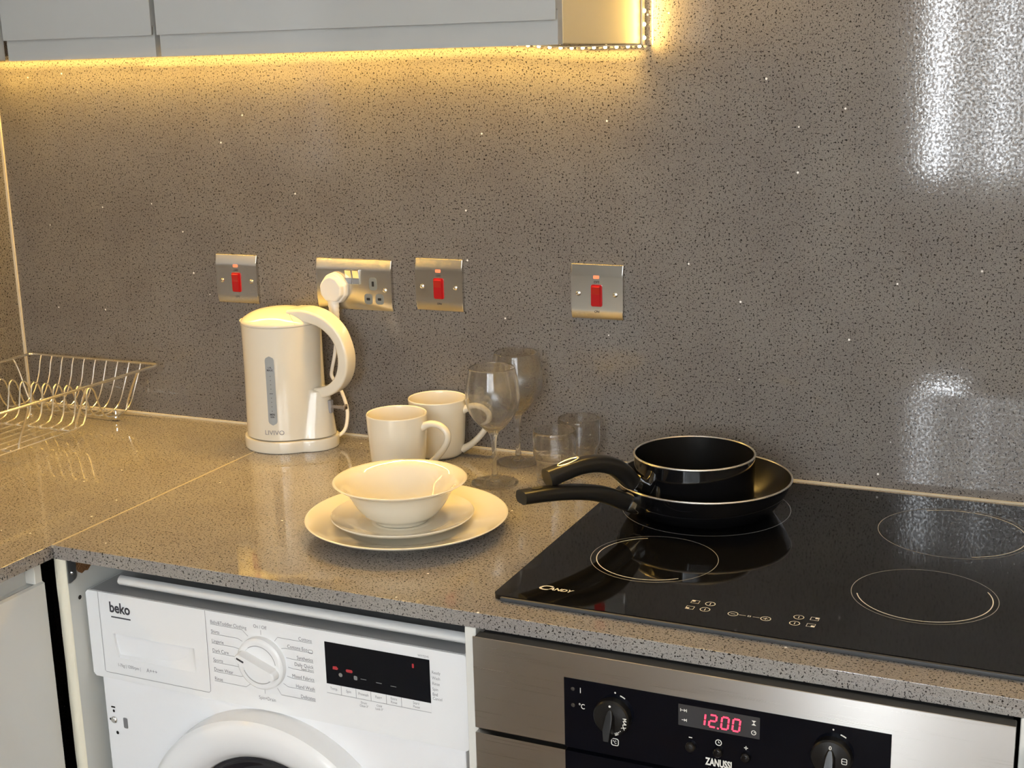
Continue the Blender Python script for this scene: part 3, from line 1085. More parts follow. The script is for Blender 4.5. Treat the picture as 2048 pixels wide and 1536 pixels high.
fpts = [(0.1215, 0.0285), (0.130, 0.0330), (0.146, 0.0410), (0.168, 0.0515), (0.195, 0.0600), (0.224, 0.0655), (0.258, 0.0695), (0.296, 0.0715)]
sect = [(0.0125 * sg(a), 0) for a in ()] if False else rrect(0.025, 0.020, 0.0075, 5)
handle_sweep(bm, fd, fpts, sect, [(0.95, 1.1), (0.95, 1.15), (1.0, 1.2), (1.0, 1.1), (1.02, 1.0), (1.05, 0.95), (1.12, 0.92), (1.10, 0.85)])
fh = obj('handle', bm, M_bake, fr, angle=45)
dv = Vector((fd[0], fd[1], 0)).normalized(); nv = Vector((-dv.y, dv.x, 0))
bm = B()
cpt = dv * 0.272 + Vector((0, 0, 0.0703 + 0.0094))
fill(bm, circle2d(0, 0, 1, 20), lambda u, v: cpt + dv * u * 0.0085 + nv * v * 0.0050 + Vector((0, 0, 0.0006)))
obj('hanging_hole', bm, M_hole, fh, smooth=False)
bm = B()
handle_sweep(bm, fd, [(0.108, 0.0215), (0.116, 0.0260), (0.1235, 0.0300), (0.131, 0.0345)], rrect(0.0245, 0.0225, 0.0080, 5), [(0.9, 0.85), (1.0, 1.0), (1.06, 1.08), (1.06, 1.12)])
obj('handle_ferrule', bm, M_chrome, fr, angle=45)

SX_, SY_ = 0.7765, -0.1875
SZ = ZH + 0.0032
sp = thing('saucepan', 'small black saucepan with pale rim standing inside the frying pan', 'saucepan', (SX_, SY_, SZ))
HS = 0.0775
bm = lathe(B(), [(0, 0.0004), (0.070, 0.0004), (0.0790, 0.0030), (0.0830, 0.0105), (0.0838, 0.030), (0.0845, HS - 0.001), (0.0830, HS - 0.001), (0.0822, 0.030), (0.0812, 0.0120), (0.0775, 0.0055), (0.070, 0.0035), (0, 0.0035)], 128)
pan = obj('pan', bm, [M_panout, M_panin], sp, angle=50)
for p in pan.data.polygons:
    c = p.center
    nrm = p.normal
    if (nrm.x * c.x + nrm.y * c.y) < -0.02 or (c.z > 0.0018 and nrm.z > 0.9):
        p.material_index = 1
bm = lathe(B(), [(0.0848, HS - 0.0022), (0.0857, HS - 0.0008), (0.0850, HS + 0.0006), (0.0834, HS + 0.0008), (0.0826, HS - 0.0004), (0.0832, HS - 0.0016), (0.0848, HS - 0.0022)], 128)
obj('rim', bm, M_alum, sp)
sd = (-0.590, -0.807)
bm = B()
spts = [(0.0975, 0.0480), (0.108, 0.0555), (0.124, 0.0720), (0.142, 0.0835), (0.165, 0.0900), (0.190, 0.0908), (0.215, 0.0875), (0.241, 0.0825)]
handle_sweep(bm, sd, spts, rrect(0.025, 0.020, 0.0078, 5), [(0.95, 1.1), (0.98, 1.2), (1.0, 1.3), (1.0, 1.2), (1.0, 1.1), (1.0, 1.05), (1.06, 1.1), (1.0, 1.2)])
sh = obj('handle', bm, M_bake, sp, angle=45)
dv = Vector((sd[0], sd[1], 0)).normalized(); nv = Vector((-dv.y, dv.x, 0))
bm = B()
rp = []
for i in range(32):
    a = 2 * pi * i / 32
    s = 0.208 + 0.0160 * cos(a)
    z = 0.0882 - 0.0055 * (s - 0.208) / 0.028 + 0.0117
    rp.append(dv * s + nv * (0.0060 * sin(a)) + Vector((0, 0, z - 0.0004)))
tube(bm, rp, 0.0013, 8, True)
obj('hanging_ring', bm, M_alum, sh)
bm = B()
handle_sweep(bm, sd, [(0.081, 0.0400), (0.090, 0.0440), (0.097, 0.0480), (0.104, 0.0530)], rrect(0.0235, 0.0215, 0.0080, 5), [(0.95, 1.0), (1.0, 1.08), (1.06, 1.12), (1.06, 1.18)])
obj('handle_ferrule', bm, M_chrome, sp, angle=45)

# ------------------------------------------------------------------ hob
hob = thing('induction_hob', 'black glass induction hob set in the worktop, carrying the two pans', 'hob', (0, 0, ZW))
bm = B()
hpoly = rrect(HX1 - HX0, HY1 - HY0, 0.010, 6, (HX0 + HX1) / 2, (HY0 + HY1) / 2)
slabxy(bm, hpoly, 0.0004, 0.0060)
obj('glass_top', bm, M_hob, hob, smooth=False)
bm = B()
box(bm, HX0 + 0.012, HX1 - 0.012, HY0 - 0.0048, HY0 - 0.0001, 0.0004, 0.0056, 0.0015)
obj('front_edge', bm, M_hobedge, hob)
fh_ = lambda u, v: (u, v, 0.0062)
bm = B()
for (cx, cy, r, ri, a0, a1) in ((0.787, -0.396, 0.0810, 0.0735, 115, 312), (1.120, -0.400, 0.0830, 0.0765, 195, 388), (1.127, -0.168, 0.0970, 0.0905, -70, 120)):
    obj('ring_marking', stroke(B(), circle2d(cx, cy, r, 96), 0.0008, fh_, True), M_printdim, hob, smooth=False)
    stroke(bm, ring2d(cx, cy, ri, a0, a1, 60), 0.0012, fh_)
obj('ring_marking', stroke(B(), circle2d(0.792, -0.181, 0.1180, 96), 0.0008, fh_, True), M_printdim, hob, smooth=False)
write(bm, 'C', 0.0190, 0.6855, -0.5415, fh_, 'LEFT', 1.15, 0.0004, 0.25)
write(bm, 'ANDY', 0.0105, 0.7000, -0.5395, fh_, 'LEFT', 1.0, 0.0003, 0.25)
def zone(bm, u, v, qx, qy):
    stroke(bm, [(u - 0.0045, v - 0.0042), (u + 0.0045, v - 0.0042), (u + 0.0045, v + 0.0042), (u - 0.0045, v + 0.0042)], 0.0008, fh_, True)
    fill(bm, [(u + qx * 0.0022 - 0.0018, v + qy * 0.0020 - 0.0018), (u + qx * 0.0022 + 0.0018, v + qy * 0.0020 - 0.0018), (u + qx * 0.0022 + 0.0018, v + qy * 0.0020 + 0.0018), (u + qx * 0.0022 - 0.0018, v + qy * 0.0020 + 0.0018)], fh_)
def power(bm, u, v, sym):
    stroke(bm, circle2d(u, v, 0.0056, 28), 0.0009, fh_, True)
    if sym == 'i': stroke(bm, [(u, v - 0.0028), (u, v + 0.0028)], 0.0009, fh_)
    if sym in '+-': stroke(bm, [(u - 0.0028, v), (u + 0.0028, v)], 0.0009, fh_)
    if sym == '+': stroke(bm, [(u, v - 0.0028), (u, v + 0.0028)], 0.0009, fh_)
zone(bm, 0.8765, -0.5130, -1, 1); power(bm, 0.8945, -0.5128, 'i'); zone(bm, 0.8755, -0.5315, -1, -1); power(bm, 0.8932, -0.5305, 'i')
power(bm, 0.9265, -0.5313, '-'); power(bm, 0.9645, -0.5316, '+')
stroke(bm, [(0.9335, -0.5314), (0.9415, -0.5314)], 0.0007, fh_); stroke(bm, [(0.9495, -0.5315), (0.9575, -0.5315)], 0.0007, fh_)
stroke(bm, [(0.9440, -0.5330), (0.9470, -0.5330), (0.9470, -0.5300), (0.9440, -0.5300)], 0.0009, fh_, True)
power(bm, 0.9982, -0.5140, 'i'); zone(bm, 1.0160, -0.5125, 1, 1); power(bm, 0.9975, -0.5322, 'i'); zone(bm, 1.0155, -0.5315, 1, -1)
obj('white_markings', bm, M_print, hob, smooth=False)

# ------------------------------------------------------------------ washing machine
WX, WY, WZ = 0.0132, -0.583, 0.8228
wm = thing('washing_machine', 'white built-in washing machine under the worktop with its door uncovered', 'washing machine', (WX, WY, 0))
fw = lambda u, v: (u, -0.0004, WZ + v)
bm = B()
box(bm, 0.011, 0.588, 0.004, 0.50, 0.05, WZ - 0.006, 0.003, 2)
box(bm, 0.04, 0.09, 0.05, 0.10, 0.0, 0.05)
box(bm, 0.50, 0.55, 0.05, 0.10, 0.0, 0.05)
obj('cabinet', bm, M_white, wm, angle=30)
obj('top_plate', box(B(), 0.006, 0.591, 0.003, 0.50, WZ - 0.0008, WZ + 0.0004), M_galvshade, wm, smooth=False)  # thin top sheet, the worktop's shade put into its grey
bm = B()
slabxz(bm, rrect(0.595, 0.130, 0.0045, 5, 0.2975, WZ - 0.065), 0.070, 0.0, 0.0016, 2)
front = min(bm.faces, key=lambda f: f.calc_center_median().y - (0.1 if abs(f.normal.y) > 0.99 else 0))
outer = [v for v in front.verts]
bm.faces.remove(front)
hole = [bm.verts.new((u, 0.0, WZ + v)) for u, v in [(0.0435 + 0.006 * (j / 16) ** 2, -0.0595 - 0.0355 * j / 16) for j in range(17)] + [(0.0495 + 0.132 * k / 8, -0.0950) for k in range(1, 9)] + [(0.1815, -0.0950 + 0.0355 * k / 4) for k in range(1, 5)] + [(0.1815 - 0.138 * k / 8, -0.0595) for k in range(1, 8)]]
eds = []
for lp in (outer, hole):
    for a_, b_ in zip(lp, lp[1:] + lp[:1]):
        e_ = bm.edges.get((a_, b_)) or bm.edges.new((a_, b_))
        eds.append(e_)
bmesh.ops.triangle_fill(bm, use_beauty=True, use_dissolve=False, edges=eds)
fa_ = obj('control_fascia', bm, M_whitepl, wm, angle=30)
# seams of the drawer
bm = B()
stroke(bm, [(0.0222, 0.0), (0.0222, -0.1185), (0.0245, -0.1205), (0.2010, -0.1205), (0.2040, -0.1180), (0.2050, 0.0)], 0.0008, fw)
obj('drawer_seam', bm, M_seam, wm, smooth=False)
# scooped grip of the drawer: deep at the top left, running out flush to the bottom and right
g0, g1, gz0, gz1 = 0.0435, 0.1815, -0.0950, -0.0595
dr = B()
NU, NV = 24, 16
def gy(i, j):
    u, v = i / NU, j / NV          # u from left, v from top
    return 0.0260 * (1 - u) ** 0.35 * cos(v * pi / 2) ** 0.9 * (0.35 + 0.65 * (1 - u)) if 0 < i < NU else (0.0 if i == NU else 0.0260 * cos(v * pi / 2) ** 0.9)
GV = [[dr.verts.new((g0 + 0.006 * (j / NV) ** 2 * (1 - i / NU) + (g1 - g0) * (i / NU), gy(i, j) - 0.0001, WZ + gz1 + (gz0 - gz1) * j / NV)) for j in range(NV + 1)] for i in range(NU + 1)]
for i in range(NU):
    for j in range(NV):
        dr.faces.new((GV[i][j], GV[i][j + 1], GV[i + 1][j + 1], GV[i + 1][j]))
lc_ = [dr.verts.new((g0 - 0.0002 + 0.006 * (j / NV) ** 2, -0.0001, WZ + gz1 + (gz0 - gz1) * j / NV)) for j in range(NV + 1)]
for j in range(NV):
    dr.faces.new((lc_[j], lc_[j + 1], GV[0][j + 1], GV[0][j]))
tp = [dr.verts.new((g0 + (g1 - g0) * (i / NU), -0.0001, WZ + gz1)) for i in range(NU + 1)]
for i in range(NU):
    dr.faces.new((tp[i], GV[i][0], GV[i + 1][0], tp[i + 1]))
obj('drawer_grip', dr, M_whitepl, wm, angle=50)
# dial
dl = B()
MX = Matrix.Rotation(RAD(90), 3, 'X')
DX, DZ = 0.2935, WZ - 0.0600
lathe(dl, [(0.0365, 0.0), (0.0360, 0.0075), (0.0335, 0.0095), (0.0270, 0.0100), (0.0262, 0.0085), (0, 0.0085)], 64, (DX, 0, DZ), MX)
dial = obj('dial', dl, M_whitepl, wm, angle=40)
bm = B()
ang = RAD(-21)
bar = rrect(0.066, 0.0160, 0.0078, 6)
prism(bm, bar, lambda u, v: (DX + u * cos(ang) - v * sin(ang), -0.0070, DZ + u * sin(ang) + v * cos(ang)), lambda u, v: (DX + u * cos(ang) * 0.97 - v * sin(ang) * 0.78, -0.0215, DZ + u * sin(ang) * 0.97 + v * cos(ang) * 0.78), 0.003, 3)
gb = obj('dial_grip', bm, M_whitepl, dial, angle=40)
bm = B()
fd_ = lambda u, v: (DX + u * cos(ang) - v * sin(ang), -0.0219, DZ + u * sin(ang) + v * cos(ang))
fill(bm, rrect(0.0120, 0.0028, 0.0008, 2, -0.0225, 0), fd_)
obj('pointer_mark', bm, M_inkd, gb, smooth=False)
bm = B()
for a0, a1 in ((8, 125), (205, 318)):
    stroke(bm, ring2d(DX, DZ - WZ, 0.0266, a0, a1, 30), 0.0009, lambda u, v: (u, -0.0102, WZ + v))
obj('dial_ring_line', bm, M_seam, dial, smooth=False)
# printed programme names and leader lines
bm = B()
LW = 0.00055
def lead(pts): stroke(bm, pts, LW, fw)
leftn = ['Baby&Toddler Clothing', 'Shirts', 'Lingerie', 'Dark Care', 'Sports', 'Down Wear', 'Rinse']
zd = DZ - WZ
for i, s in enumerate(leftn):
    v = -0.0185 - 0.01375 * i
    write(bm, s, 0.0071, 0.2125, v + 0.0012, fw, sx=0.86)
    a = RAD(180 - 58 + 19.5 * i)
    e = (DX + 0.0395 * cos(a), zd + 0.0395 * sin(a))
    k = (DX + 0.047 * cos(a), v)
    lead([(0.2122, v), (min(k[0], DX - 0.030) if i in (0, 6) else k[0] - 0.001, v), e])
rightn = ['Cottons', 'Cottons Eco', 'Synthetics', 'Daily Quick', 'Mixed Fabrics', 'Hand Wash', 'Delicates']
for i, s in enumerate(rightn):
    v = -0.0205 - 0.01365 * i
    if i == 3:
        write(bm, s, 0.0071, 0.3725, v + 0.0050, fw, 'RIGHT', 0.86)
        write(bm, 'Super Short', 0.0046, 0.3725, v + 0.0008, fw, 'RIGHT', 0.86)
    else:
        write(bm, s, 0.0071, 0.3725 - (0.0075 if i == 1 else 0), v + 0.0012, fw, 'RIGHT', 0.86)
    a = RAD(58 - 19.5 * i)
    e = (DX + 0.0395 * cos(a), zd + 0.0395 * sin(a))
    k = (DX + 0.047 * cos(a), v)
    lead([e, (max(k[0], DX + 0.026) if i in (0, 6) else k[0] + 0.001, v), (0.3727, v)])
stroke(bm, rrect(0.0062, 0.0046, 0.001, 2, 0.3695, -0.0325), 0.0006, fw, True)
write(bm, 'On / Off', 0.0070, DX - 0.001, zd + 0.0475, fw, 'CENTER', 0.85)
lead([(DX, zd + 0.0390), (DX, zd + 0.0455)])
write(bm, 'Spin+Drain', 0.0070, DX + 0.003, zd - 0.0545, fw, 'CENTER', 0.85)
lead([(DX, zd - 0.0390), (DX, zd - 0.0455)])
write(bm, '1-7kg | 1200rpm |', 0.0066, 0.0455, -0.1085, fw, sx=0.85)
write(bm, 'A+++', 0.0085, 0.0960, -0.1090, fw, sx=0.92)
write(bm, 'WIY72545', 0.0040, 0.5435, -0.0118, fw, 'RIGHT', 0.9)
for s, v in (('Ready', -0.0320), ('Wash', -0.0395), ('Rinse', -0.0470), ('Spin', -0.0545), ('End', -0.0615), ('Cancel', -0.0672)):
    write(bm, s, 0.0058, 0.5465, v, fw, sx=0.85, bold=0.0001 if s == 'End' else 0)
cells = [0.3912, 0.4130, 0.4350, 0.4570, 0.4795, 0.5015, 0.5440]
stroke(bm, [(cells[0], -0.0725), (cells[-1], -0.0725), (cells[-1], -0.0858), (cells[0], -0.0858)], 0.00055, fw, True)
for c in cells[1:-1]:
    stroke(bm, [(c, -0.0728), (c, -0.0858)], 0.00055, fw)
for i, s in enumerate(['Temp.', 'Spin', 'Prewash', 'Fast+']):
    write(bm, s, 0.0055, (cells[i] + cells[i + 1]) / 2, -0.0805, fw, 'CENTER', 0.82)
write(bm, 'Extra', 0.0050, 0.4905, -0.0782, fw, 'CENTER', 0.85); write(bm, 'Rinse', 0.0050, 0.4905, -0.0832, fw, 'CENTER', 0.85)
write(bm, 'Start/', 0.0050, 0.5228, -0.0782, fw, 'CENTER', 0.85); write(bm, 'Pause', 0.0050, 0.5228, -0.0832, fw, 'CENTER', 0.85)
for u, a_, b_ in ((0.4460, 'Drum', 'Clean 3"'), (0.4685, 'Child', 'Lock 3"')):
    write(bm, a_, 0.0044, u, -0.0920, fw, 'CENTER', 0.85); write(bm, b_, 0.0044, u, -0.0965, fw, 'CENTER', 0.85)
obj('programme_print', bm, M_ink, wm, smooth=False)
bm = B()
write(bm, 'beko', 0.0215, 0.0405, -0.0270, fw, sx=0.84, bold=0.0006)
fill(bm, [(0.0425, -0.0352), (0.0765, -0.0352), (0.0765, -0.0332), (0.0425, -0.0332)], fw)
obj('logo', bm, M_inkd, wm, smooth=False)
# display
bm = B()
fill(bm, [(0.3915, -0.0724), (0.5440, -0.0724), (0.5440, -0.0140), (0.3915, -0.0140)], lambda u, v: (u, -0.0005, WZ + v))
dp = obj('display', bm, M_glossblack, wm, smooth=False)
fdsp = lambda u, v: (u, -0.0008, WZ + v)
obj('lit_icon', fill(B(), [(0.4020, -0.0510), (0.4090, -0.0510), (0.4105, -0.0490), (0.4080, -0.0462), (0.4025, -0.0468)], fdsp), M_redicon, dp, smooth=False)
obj('lit_icon', fill(B(), rrect(0.0100, 0.0042, 0.0019, 3, 0.4268, -0.0496), fdsp), M_redicon, dp, smooth=False)
obj('lit_icon', fill(B(), rrect(0.0028, 0.0060, 0.0012, 3, 0.5205, -0.0260), fdsp), M_redicon, dp, smooth=False)
bm = B()
fill(bm, circle2d(0.4135, -0.0572, 0.0029, 12), fdsp); fill(bm, rrect(0.0052, 0.0058, 0.0014, 3, 0.4358, -0.0575), fdsp)
for u, v in ((0.4475, -0.0578), (0.4700, -0.0588), (0.4910, -0.0598)):
    fill(bm, [(u - 0.0042, v), (u + 0.0042, v), (u + 0.0042, v + 0.0009), (u - 0.0042, v + 0.0009)], fdsp)
obj('display_symbols', bm, mat('dim_symbols', (0.20, 0.20, 0.20), 0.4), dp, smooth=False)
# hinge fixing holes
for (u, v, w_, h_) in ((0.0255, -0.1770, 0.0075, 0.0026), (0.0260, -0.1830, 0.0040, 0.0044), (0.0185, -0.1970, 0.0032, 0.0036), (0.0290, -0.2165, 0.0046, 0.0052)):
    obj('fixing_hole', fill(B(), rrect(w_, h_, min(w_, h_) * 0.45, 4, u, v), lambda a, b: (a, 0.0036, WZ + b)), M_hole, wm, smooth=False)
bm = B()
fill(bm, rrect(0.0078, 0.0165, 0.0022, 4, 0.0455, -0.1985), lambda a, b: (a, 0.0036, WZ + b))
obj('hinge_slot', bm, mat('slot_grey', (0.20, 0.20, 0.21), 0.5), wm, smooth=False)
bm = B()
lathe(bm, [(0, 0.0035), (0.003, 0.0032), (0.0052, 0.0015), (0.0056, 0.0)], 24, (0.0258, 0.0038, WZ - 0.1968), MX)
obj('screw', bm, M_chrome, wm)
# porthole door
RX, RZ = 0.2975, WZ - 0.335
door = B()
lathe(door, [(0.2030, -0.004), (0.2030, 0.002), (0.2005, 0.0275), (0.1950, 0.0320), (0.1880, 0.0345), (0.1790, 0.0350), (0.1640, 0.0325), (0.1520, 0.0265), (0.1470, 0.0215), (0.1440, 0.0180), (0.1420, 0.0100), (0.1400, 0.0)], 160, (RX, 0, RZ), MX)
dd = obj('door', door, M_whitepl, wm, angle=33)
bm = B()
lathe(bm, [(0.1415, 0.0120), (0.1380, 0.0125), (0.1250, 0.0085), (0.1000, 0.0045), (0.0600, 0.0018), (0, 0.0005)], 96, (RX, 0, RZ), MX)
obj('door_glass', bm, mat('dark_porthole_glass', (0.015, 0.015, 0.02), 0.05), dd)

# chrome-fronted steam guard under the worktop above the machine
sg_ = thing('steam_guard', 'shiny metal strip under the worktop edge above the washing machine', 'metal strip', (0.343, -0.5680, 0.8460))
bm = B()
sweep(bm, [(-0.277, 0, 0), (0.277, 0, 0)], [(0, 0.0), (0.0030, 0.0006), (0.0062, 0.0030), (0.0078, 0.0065), (0.0070, 0.0100), (0.0040, 0.0130), (0.0, 0.0135)], side=(0, -1, 0))
obj('rolled_edge', bm, M_guard, sg_, angle=60)
bm = box(B(), -0.277, 0.277, 0.0, 0.25, 0.0119, 0.0129)
obj('sheet', bm, M_zinc, sg_, smooth=False)

# ------------------------------------------------------------------ panels beside the machine
ep = thing('end_panel', 'white upright panel with worn cream edge, left of the washing machine', 'panel', (0.0, -0.32, 0))
bm = B()
box(bm, -0.011, 0.0075, -0.2890, 0.25, 0.0, ZW - T - 0.0005)
obj('board', bm, M_carcin, ep, smooth=False)
bm = B()
npts = 34
rows = []
for i in range(npts + 1):
    z = 0.10 + (ZW - T - 0.002 - 0.10) * i / npts
    j = 0.0010 * sin(i * 1.7) + 0.0008 * sin(i * 0.7 + 1)
    rows.append([bm.verts.new((x, y, z)) for x, y in ((-0.0115, -0.2885), (-0.0100 + j * 0.3, -0.2915), (-0.0020, -0.2925 - j * 0.3), (0.0065 + j * 0.4, -0.2912), (0.0078, -0.2885))])
for a, b in zip(rows, rows[1:]):
    for i in range(4):
        bm.faces.new((a[i], a[i + 1], b[i + 1], b[i]))
obj('edging', bm, M_edge, ep, angle=60)
bm = B()
brk = [(-0.2715, 0.880), (-0.2880, 0.880), (-0.2880, 0.8405), (-0.2855, 0.8395), (-0.2740, 0.8425), (-0.2715, 0.8455)]
prism(bm, brk, lambda u, v: (0.0076, u, v), lambda u, v: (0.0092, u, v))
bk = obj('corner_bracket', bm, M_zinc, ep, smooth=False)
bm = B()
lathe(bm, [(0, 0.002), (0.002, 0.0018), (0.0032, 0.0)], 16, (0.0092, -0.2795, 0.8535), Matrix.Rotation(RAD(90), 3, 'Y'))
obj('screw', bm, M_chrome, bk)
bm = B()
chipo = [(-0.2712, 0.8795), (-0.2705, 0.8540), (-0.2660, 0.8490), (-0.2600, 0.8450), (-0.2540, 0.8470), (-0.2480, 0.8455), (-0.2420, 0.8500), (-0.2360, 0.8530), (-0.2300, 0.8620), (-0.2255, 0.8795)]
prism(bm, chipo, lambda u, v: (0.0072, u, v), lambda u, v: (0.0080, u, v))
obj('chipped_patch', bm, M_chip, ep, smooth=False)
bm = B()
fill(bm, circle2d(-0.2690, 0.8125, 0.0032, 14), lambda u, v: (0.0080, u, v))
obj('drilled_hole', bm, M_hole, ep, smooth=False)

mp_ = thing('divider_panel', 'thin white upright panel between the washing machine and the oven', 'panel', (0.632, -0.32, 0))
bm = B()
box(bm, -0.0055, 0.0090, -0.3000, 0.25, 0.0, ZW - T - 0.0005, 0.0006, 1)
obj('board', bm, M_carc, mp_, smooth=False)

# ------------------------------------------------------------------ oven
OX, OY, OZ = 0.6469, -0.6395, 0.8786
ov = thing('built_in_oven', 'stainless steel built-in oven with red clock display under the hob', 'oven', (OX, OY, 0))
fo = lambda u, v: (u, -0.0024, OZ + v)
bm = B()
box(bm, 0.0005, 0.594, 0.0005, 0.017, OZ - 0.112, OZ - 0.0004, 0.0012, 1)
box(bm, 0.004, 0.590, 0.0165, 0.53, OZ - 0.598, OZ - 0.002)
obj('chassis', bm, M_rubber, ov, angle=30)
def steel_with_hole(bm, z0, z1, hx0, hx1):
    box(bm, 0.0, hx0, -0.0010, 0.001, z0, z1, 0.0004, 1)
    box(bm, hx1, 0.594, -0.0010, 0.001, z0, z1, 0.0004, 1)
BX0, BX1 = 0.1145, 0.4765
bm = B()
poly = [(0, 0), (0.594, 0), (0.594, -0.1150), (BX1, -0.1150), (BX1, -0.0305), (BX0, -0.0305), (BX0, -0.1150), (0, -0.1150)]
slabxz(bm, [(u, OZ + v) for u, v in poly], 0.0006, -0.0012)
obj('fascia', bm, M_steel, ov, smooth=False)
bm = B()
slabxz(bm, [(BX0, OZ - 0.1165), (BX1, OZ - 0.1165), (BX1, OZ - 0.0305), (BX0, OZ - 0.0305)], 0.0008, -0.0020)
gp = obj('control_glass', bm, M_glossblack, ov, smooth=False)
# door below
bm = B()
slabxz(bm, [(0, OZ - 0.590), (0.594, OZ - 0.590), (0.594, OZ - 0.1215), (BX1, OZ - 0.1215), (BX1, OZ - 0.50), (BX0, OZ - 0.50), (BX0, OZ - 0.1215), (0, OZ - 0.1215)], 0.016, -0.0012)
od = obj('door', bm, M_steel, ov, smooth=False)
bm = B()
slabxz(bm, [(BX0, OZ - 0.50), (BX1, OZ - 0.50), (BX1, OZ - 0.1215), (BX0, OZ - 0.1215)], 0.014, -0.0016)
obj('door_glass', bm, M_glossblack, od, smooth=False)
def knob(u, v, sym):
    bm = B()
    lathe(bm, [(0.0215, 0.0), (0.0212, 0.0085), (0.0195, 0.0105), (0.0060, 0.0120), (0, 0.0120)], 56, (u, -0.0020, OZ + v), MX)
    k = obj('control_knob', bm, M_bake, ov, angle=40)
    bm = B()
    prof = [(-0.0040, -0.0205), (0.0040, -0.0205), (0.0052, -0.0080), (0.0050, 0.0040), (0.0028, 0.0105), (0.0, 0.0125), (-0.0028, 0.0105), (-0.0050, 0.0040), (-0.0052, -0.0080)]
    prism(bm, prof, lambda a, b: (u + a * 1.15, -0.0130, OZ + v + b), lambda a, b: (u + a * 0.85, -0.0130 - 0.0150 * min(1.0, max(0.12, (0.0125 - b) / 0.022)), OZ + v + b), 0.0010, 2)
    obj('pointer_grip', bm, M_bake, k, angle=40)
    bm = B()
    fk = lambda a, b: (u + a, -0.0020 - 0.0123, OZ + v + b)
    if sym == 'temp':
        fill(bm, circle2d(0, 0.0160, 0.0014, 12), fk)
        for ch, a in zip('MAX', (2, -14, -30)):
            ar = RAD(a)
            write(bm, ch, 0.0058, 0.0155 * cos(ar) - 0.002 * sin(ar), 0.0155 * sin(ar) + 0.002 * cos(ar), fk, 'CENTER', 1.0, 0.0002, 0, ar - pi / 2)
        for a in (-44, -52):
            fill(bm, circle2d(0.0170 * cos(RAD(a)), 0.0170 * sin(RAD(a)), 0.0007, 8), fk)
        write(bm, '50', 0.0044, 0.0085, -0.0172, fk, 'CENTER', 1, 0.0001, 0, RAD(28))
    else:
        write(bm, '0', 0.0066, 0.0, 0.0118, fk, 'CENTER', 0.9, 0.0001)
        stroke(bm, rrect(0.0052, 0.0062, 0.0012, 3, 0.0148, 0.0015), 0.0008, fk, True)
        stroke(bm, [(0.0125, 0.0015), (0.0172, 0.0015)], 0.0006, fk)
    obj('knob_print', bm, M_print, k, smooth=False)
knob(0.1740, -0.0660, 'temp')
knob(0.4170, -0.0655, 'mode')
bm = B()
slabxz(bm, [(0.2495, OZ - 0.0630), (0.3400, OZ - 0.0630), (0.3400, OZ - 0.0378), (0.2495, OZ - 0.0378)], -0.0018, -0.0024)
cw = obj('clock_window', bm, M_dispback, gp, smooth=False)
fcl = lambda u, v: (u, -0.0027, OZ + v)
SEG = {'0': 'abcdef', '1': 'bc', '2': 'abged'}
def digit(bm, ch, u, v, w_, h_, t_):
    sh = 0.10
    def f(a, b): return fcl(u + a + sh * b, v + b)
    q = t_ * 0.35
    bars = {'a': [(q, h_), (w_ - q, h_)], 'g': [(q, h_ / 2), (w_ - q, h_ / 2)], 'd': [(q, 0), (w_ - q, 0)], 'f': [(0, h_ / 2 + q), (0, h_ - q)], 'b': [(w_, h_ / 2 + q), (w_, h_ - q)], 'e': [(0, q), (0, h_ / 2 - q)], 'c': [(w_, q), (w_, h_ / 2 - q)]}
    for s in SEG[ch]:
        stroke(bm, bars[s], t_, f)
bm = B()
for ch, u in (('1', 0.2715), ('2', 0.2840), ('0', 0.2975), ('0', 0.3100)):
    digit(bm, ch, u, -0.0582, 0.0075, 0.0140, 0.0019)
fill(bm, circle2d(0.2942, -0.0588, 0.0011, 10), fcl)
obj('clock_digits', bm, M_redled, cw, smooth=False)
bm = B()
# little symbols inside the clock window
stroke(bm, [(0.2520, -0.0445), (0.2575, -0.0445)], 0.0008, fcl); stroke(bm, [(0.2522, -0.0463), (0.2522, -0.0427)], 0.0008, fcl)
fill(bm, [(0.2560, -0.0463), (0.2588, -0.0445), (0.2560, -0.0427)], fcl); stroke(bm, [(0.2590, -0.0463), (0.2590, -0.0427)], 0.0008, fcl)
stroke(bm, [(0.2535, -0.0560), (0.2580, -0.0560)], 0.0008, fcl); fill(bm, [(0.2562, -0.0577), (0.2588, -0.0560), (0.2562, -0.0543)], fcl); stroke(bm, [(0.2590, -0.0577), (0.2590, -0.0543)], 0.0008, fcl)
fill(bm, [(0.3310, -0.0420), (0.3360, -0.0420), (0.3335, -0.0448)], fcl); fill(bm, [(0.3310, -0.0476), (0.3360, -0.0476), (0.3335, -0.0448)], fcl)
stroke(bm, circle2d(0.3335, -0.0562, 0.0024, 18), 0.0008, fcl, True); stroke(bm, [(0.3335, -0.0562), (0.3350, -0.0552)], 0.0007, fcl)
fg = lambda u, v: (u, -0.0023, OZ + v)
stroke(bm, [(0.1345, -0.0465), (0.1345, -0.0400)], 0.0009, fg)
write(bm, '\u00b0C', 0.0088, 0.1320, -0.0655, fg, 'LEFT', 0.80, 0.0001)
fill(bm, circle2d(0.1762, -0.0385, 0.0011, 10), fg)
stroke(bm, ring2d(0.1740, -0.0660, 0.0262, 72, 58, 6), 0.0014, fg)
stroke(bm, rrect(0.0082, 0.0082, 0.0020, 3, 0.1755, -0.0990), 0.0010, fg, True)
write(bm, '\u00b0C', 0.0052, 0.1728, -0.1008, fg, 'LEFT', 0.80, 0.0001)
stroke(bm, [(0.2615, -0.0758), (0.2655, -0.0758)], 0.0011, fg)
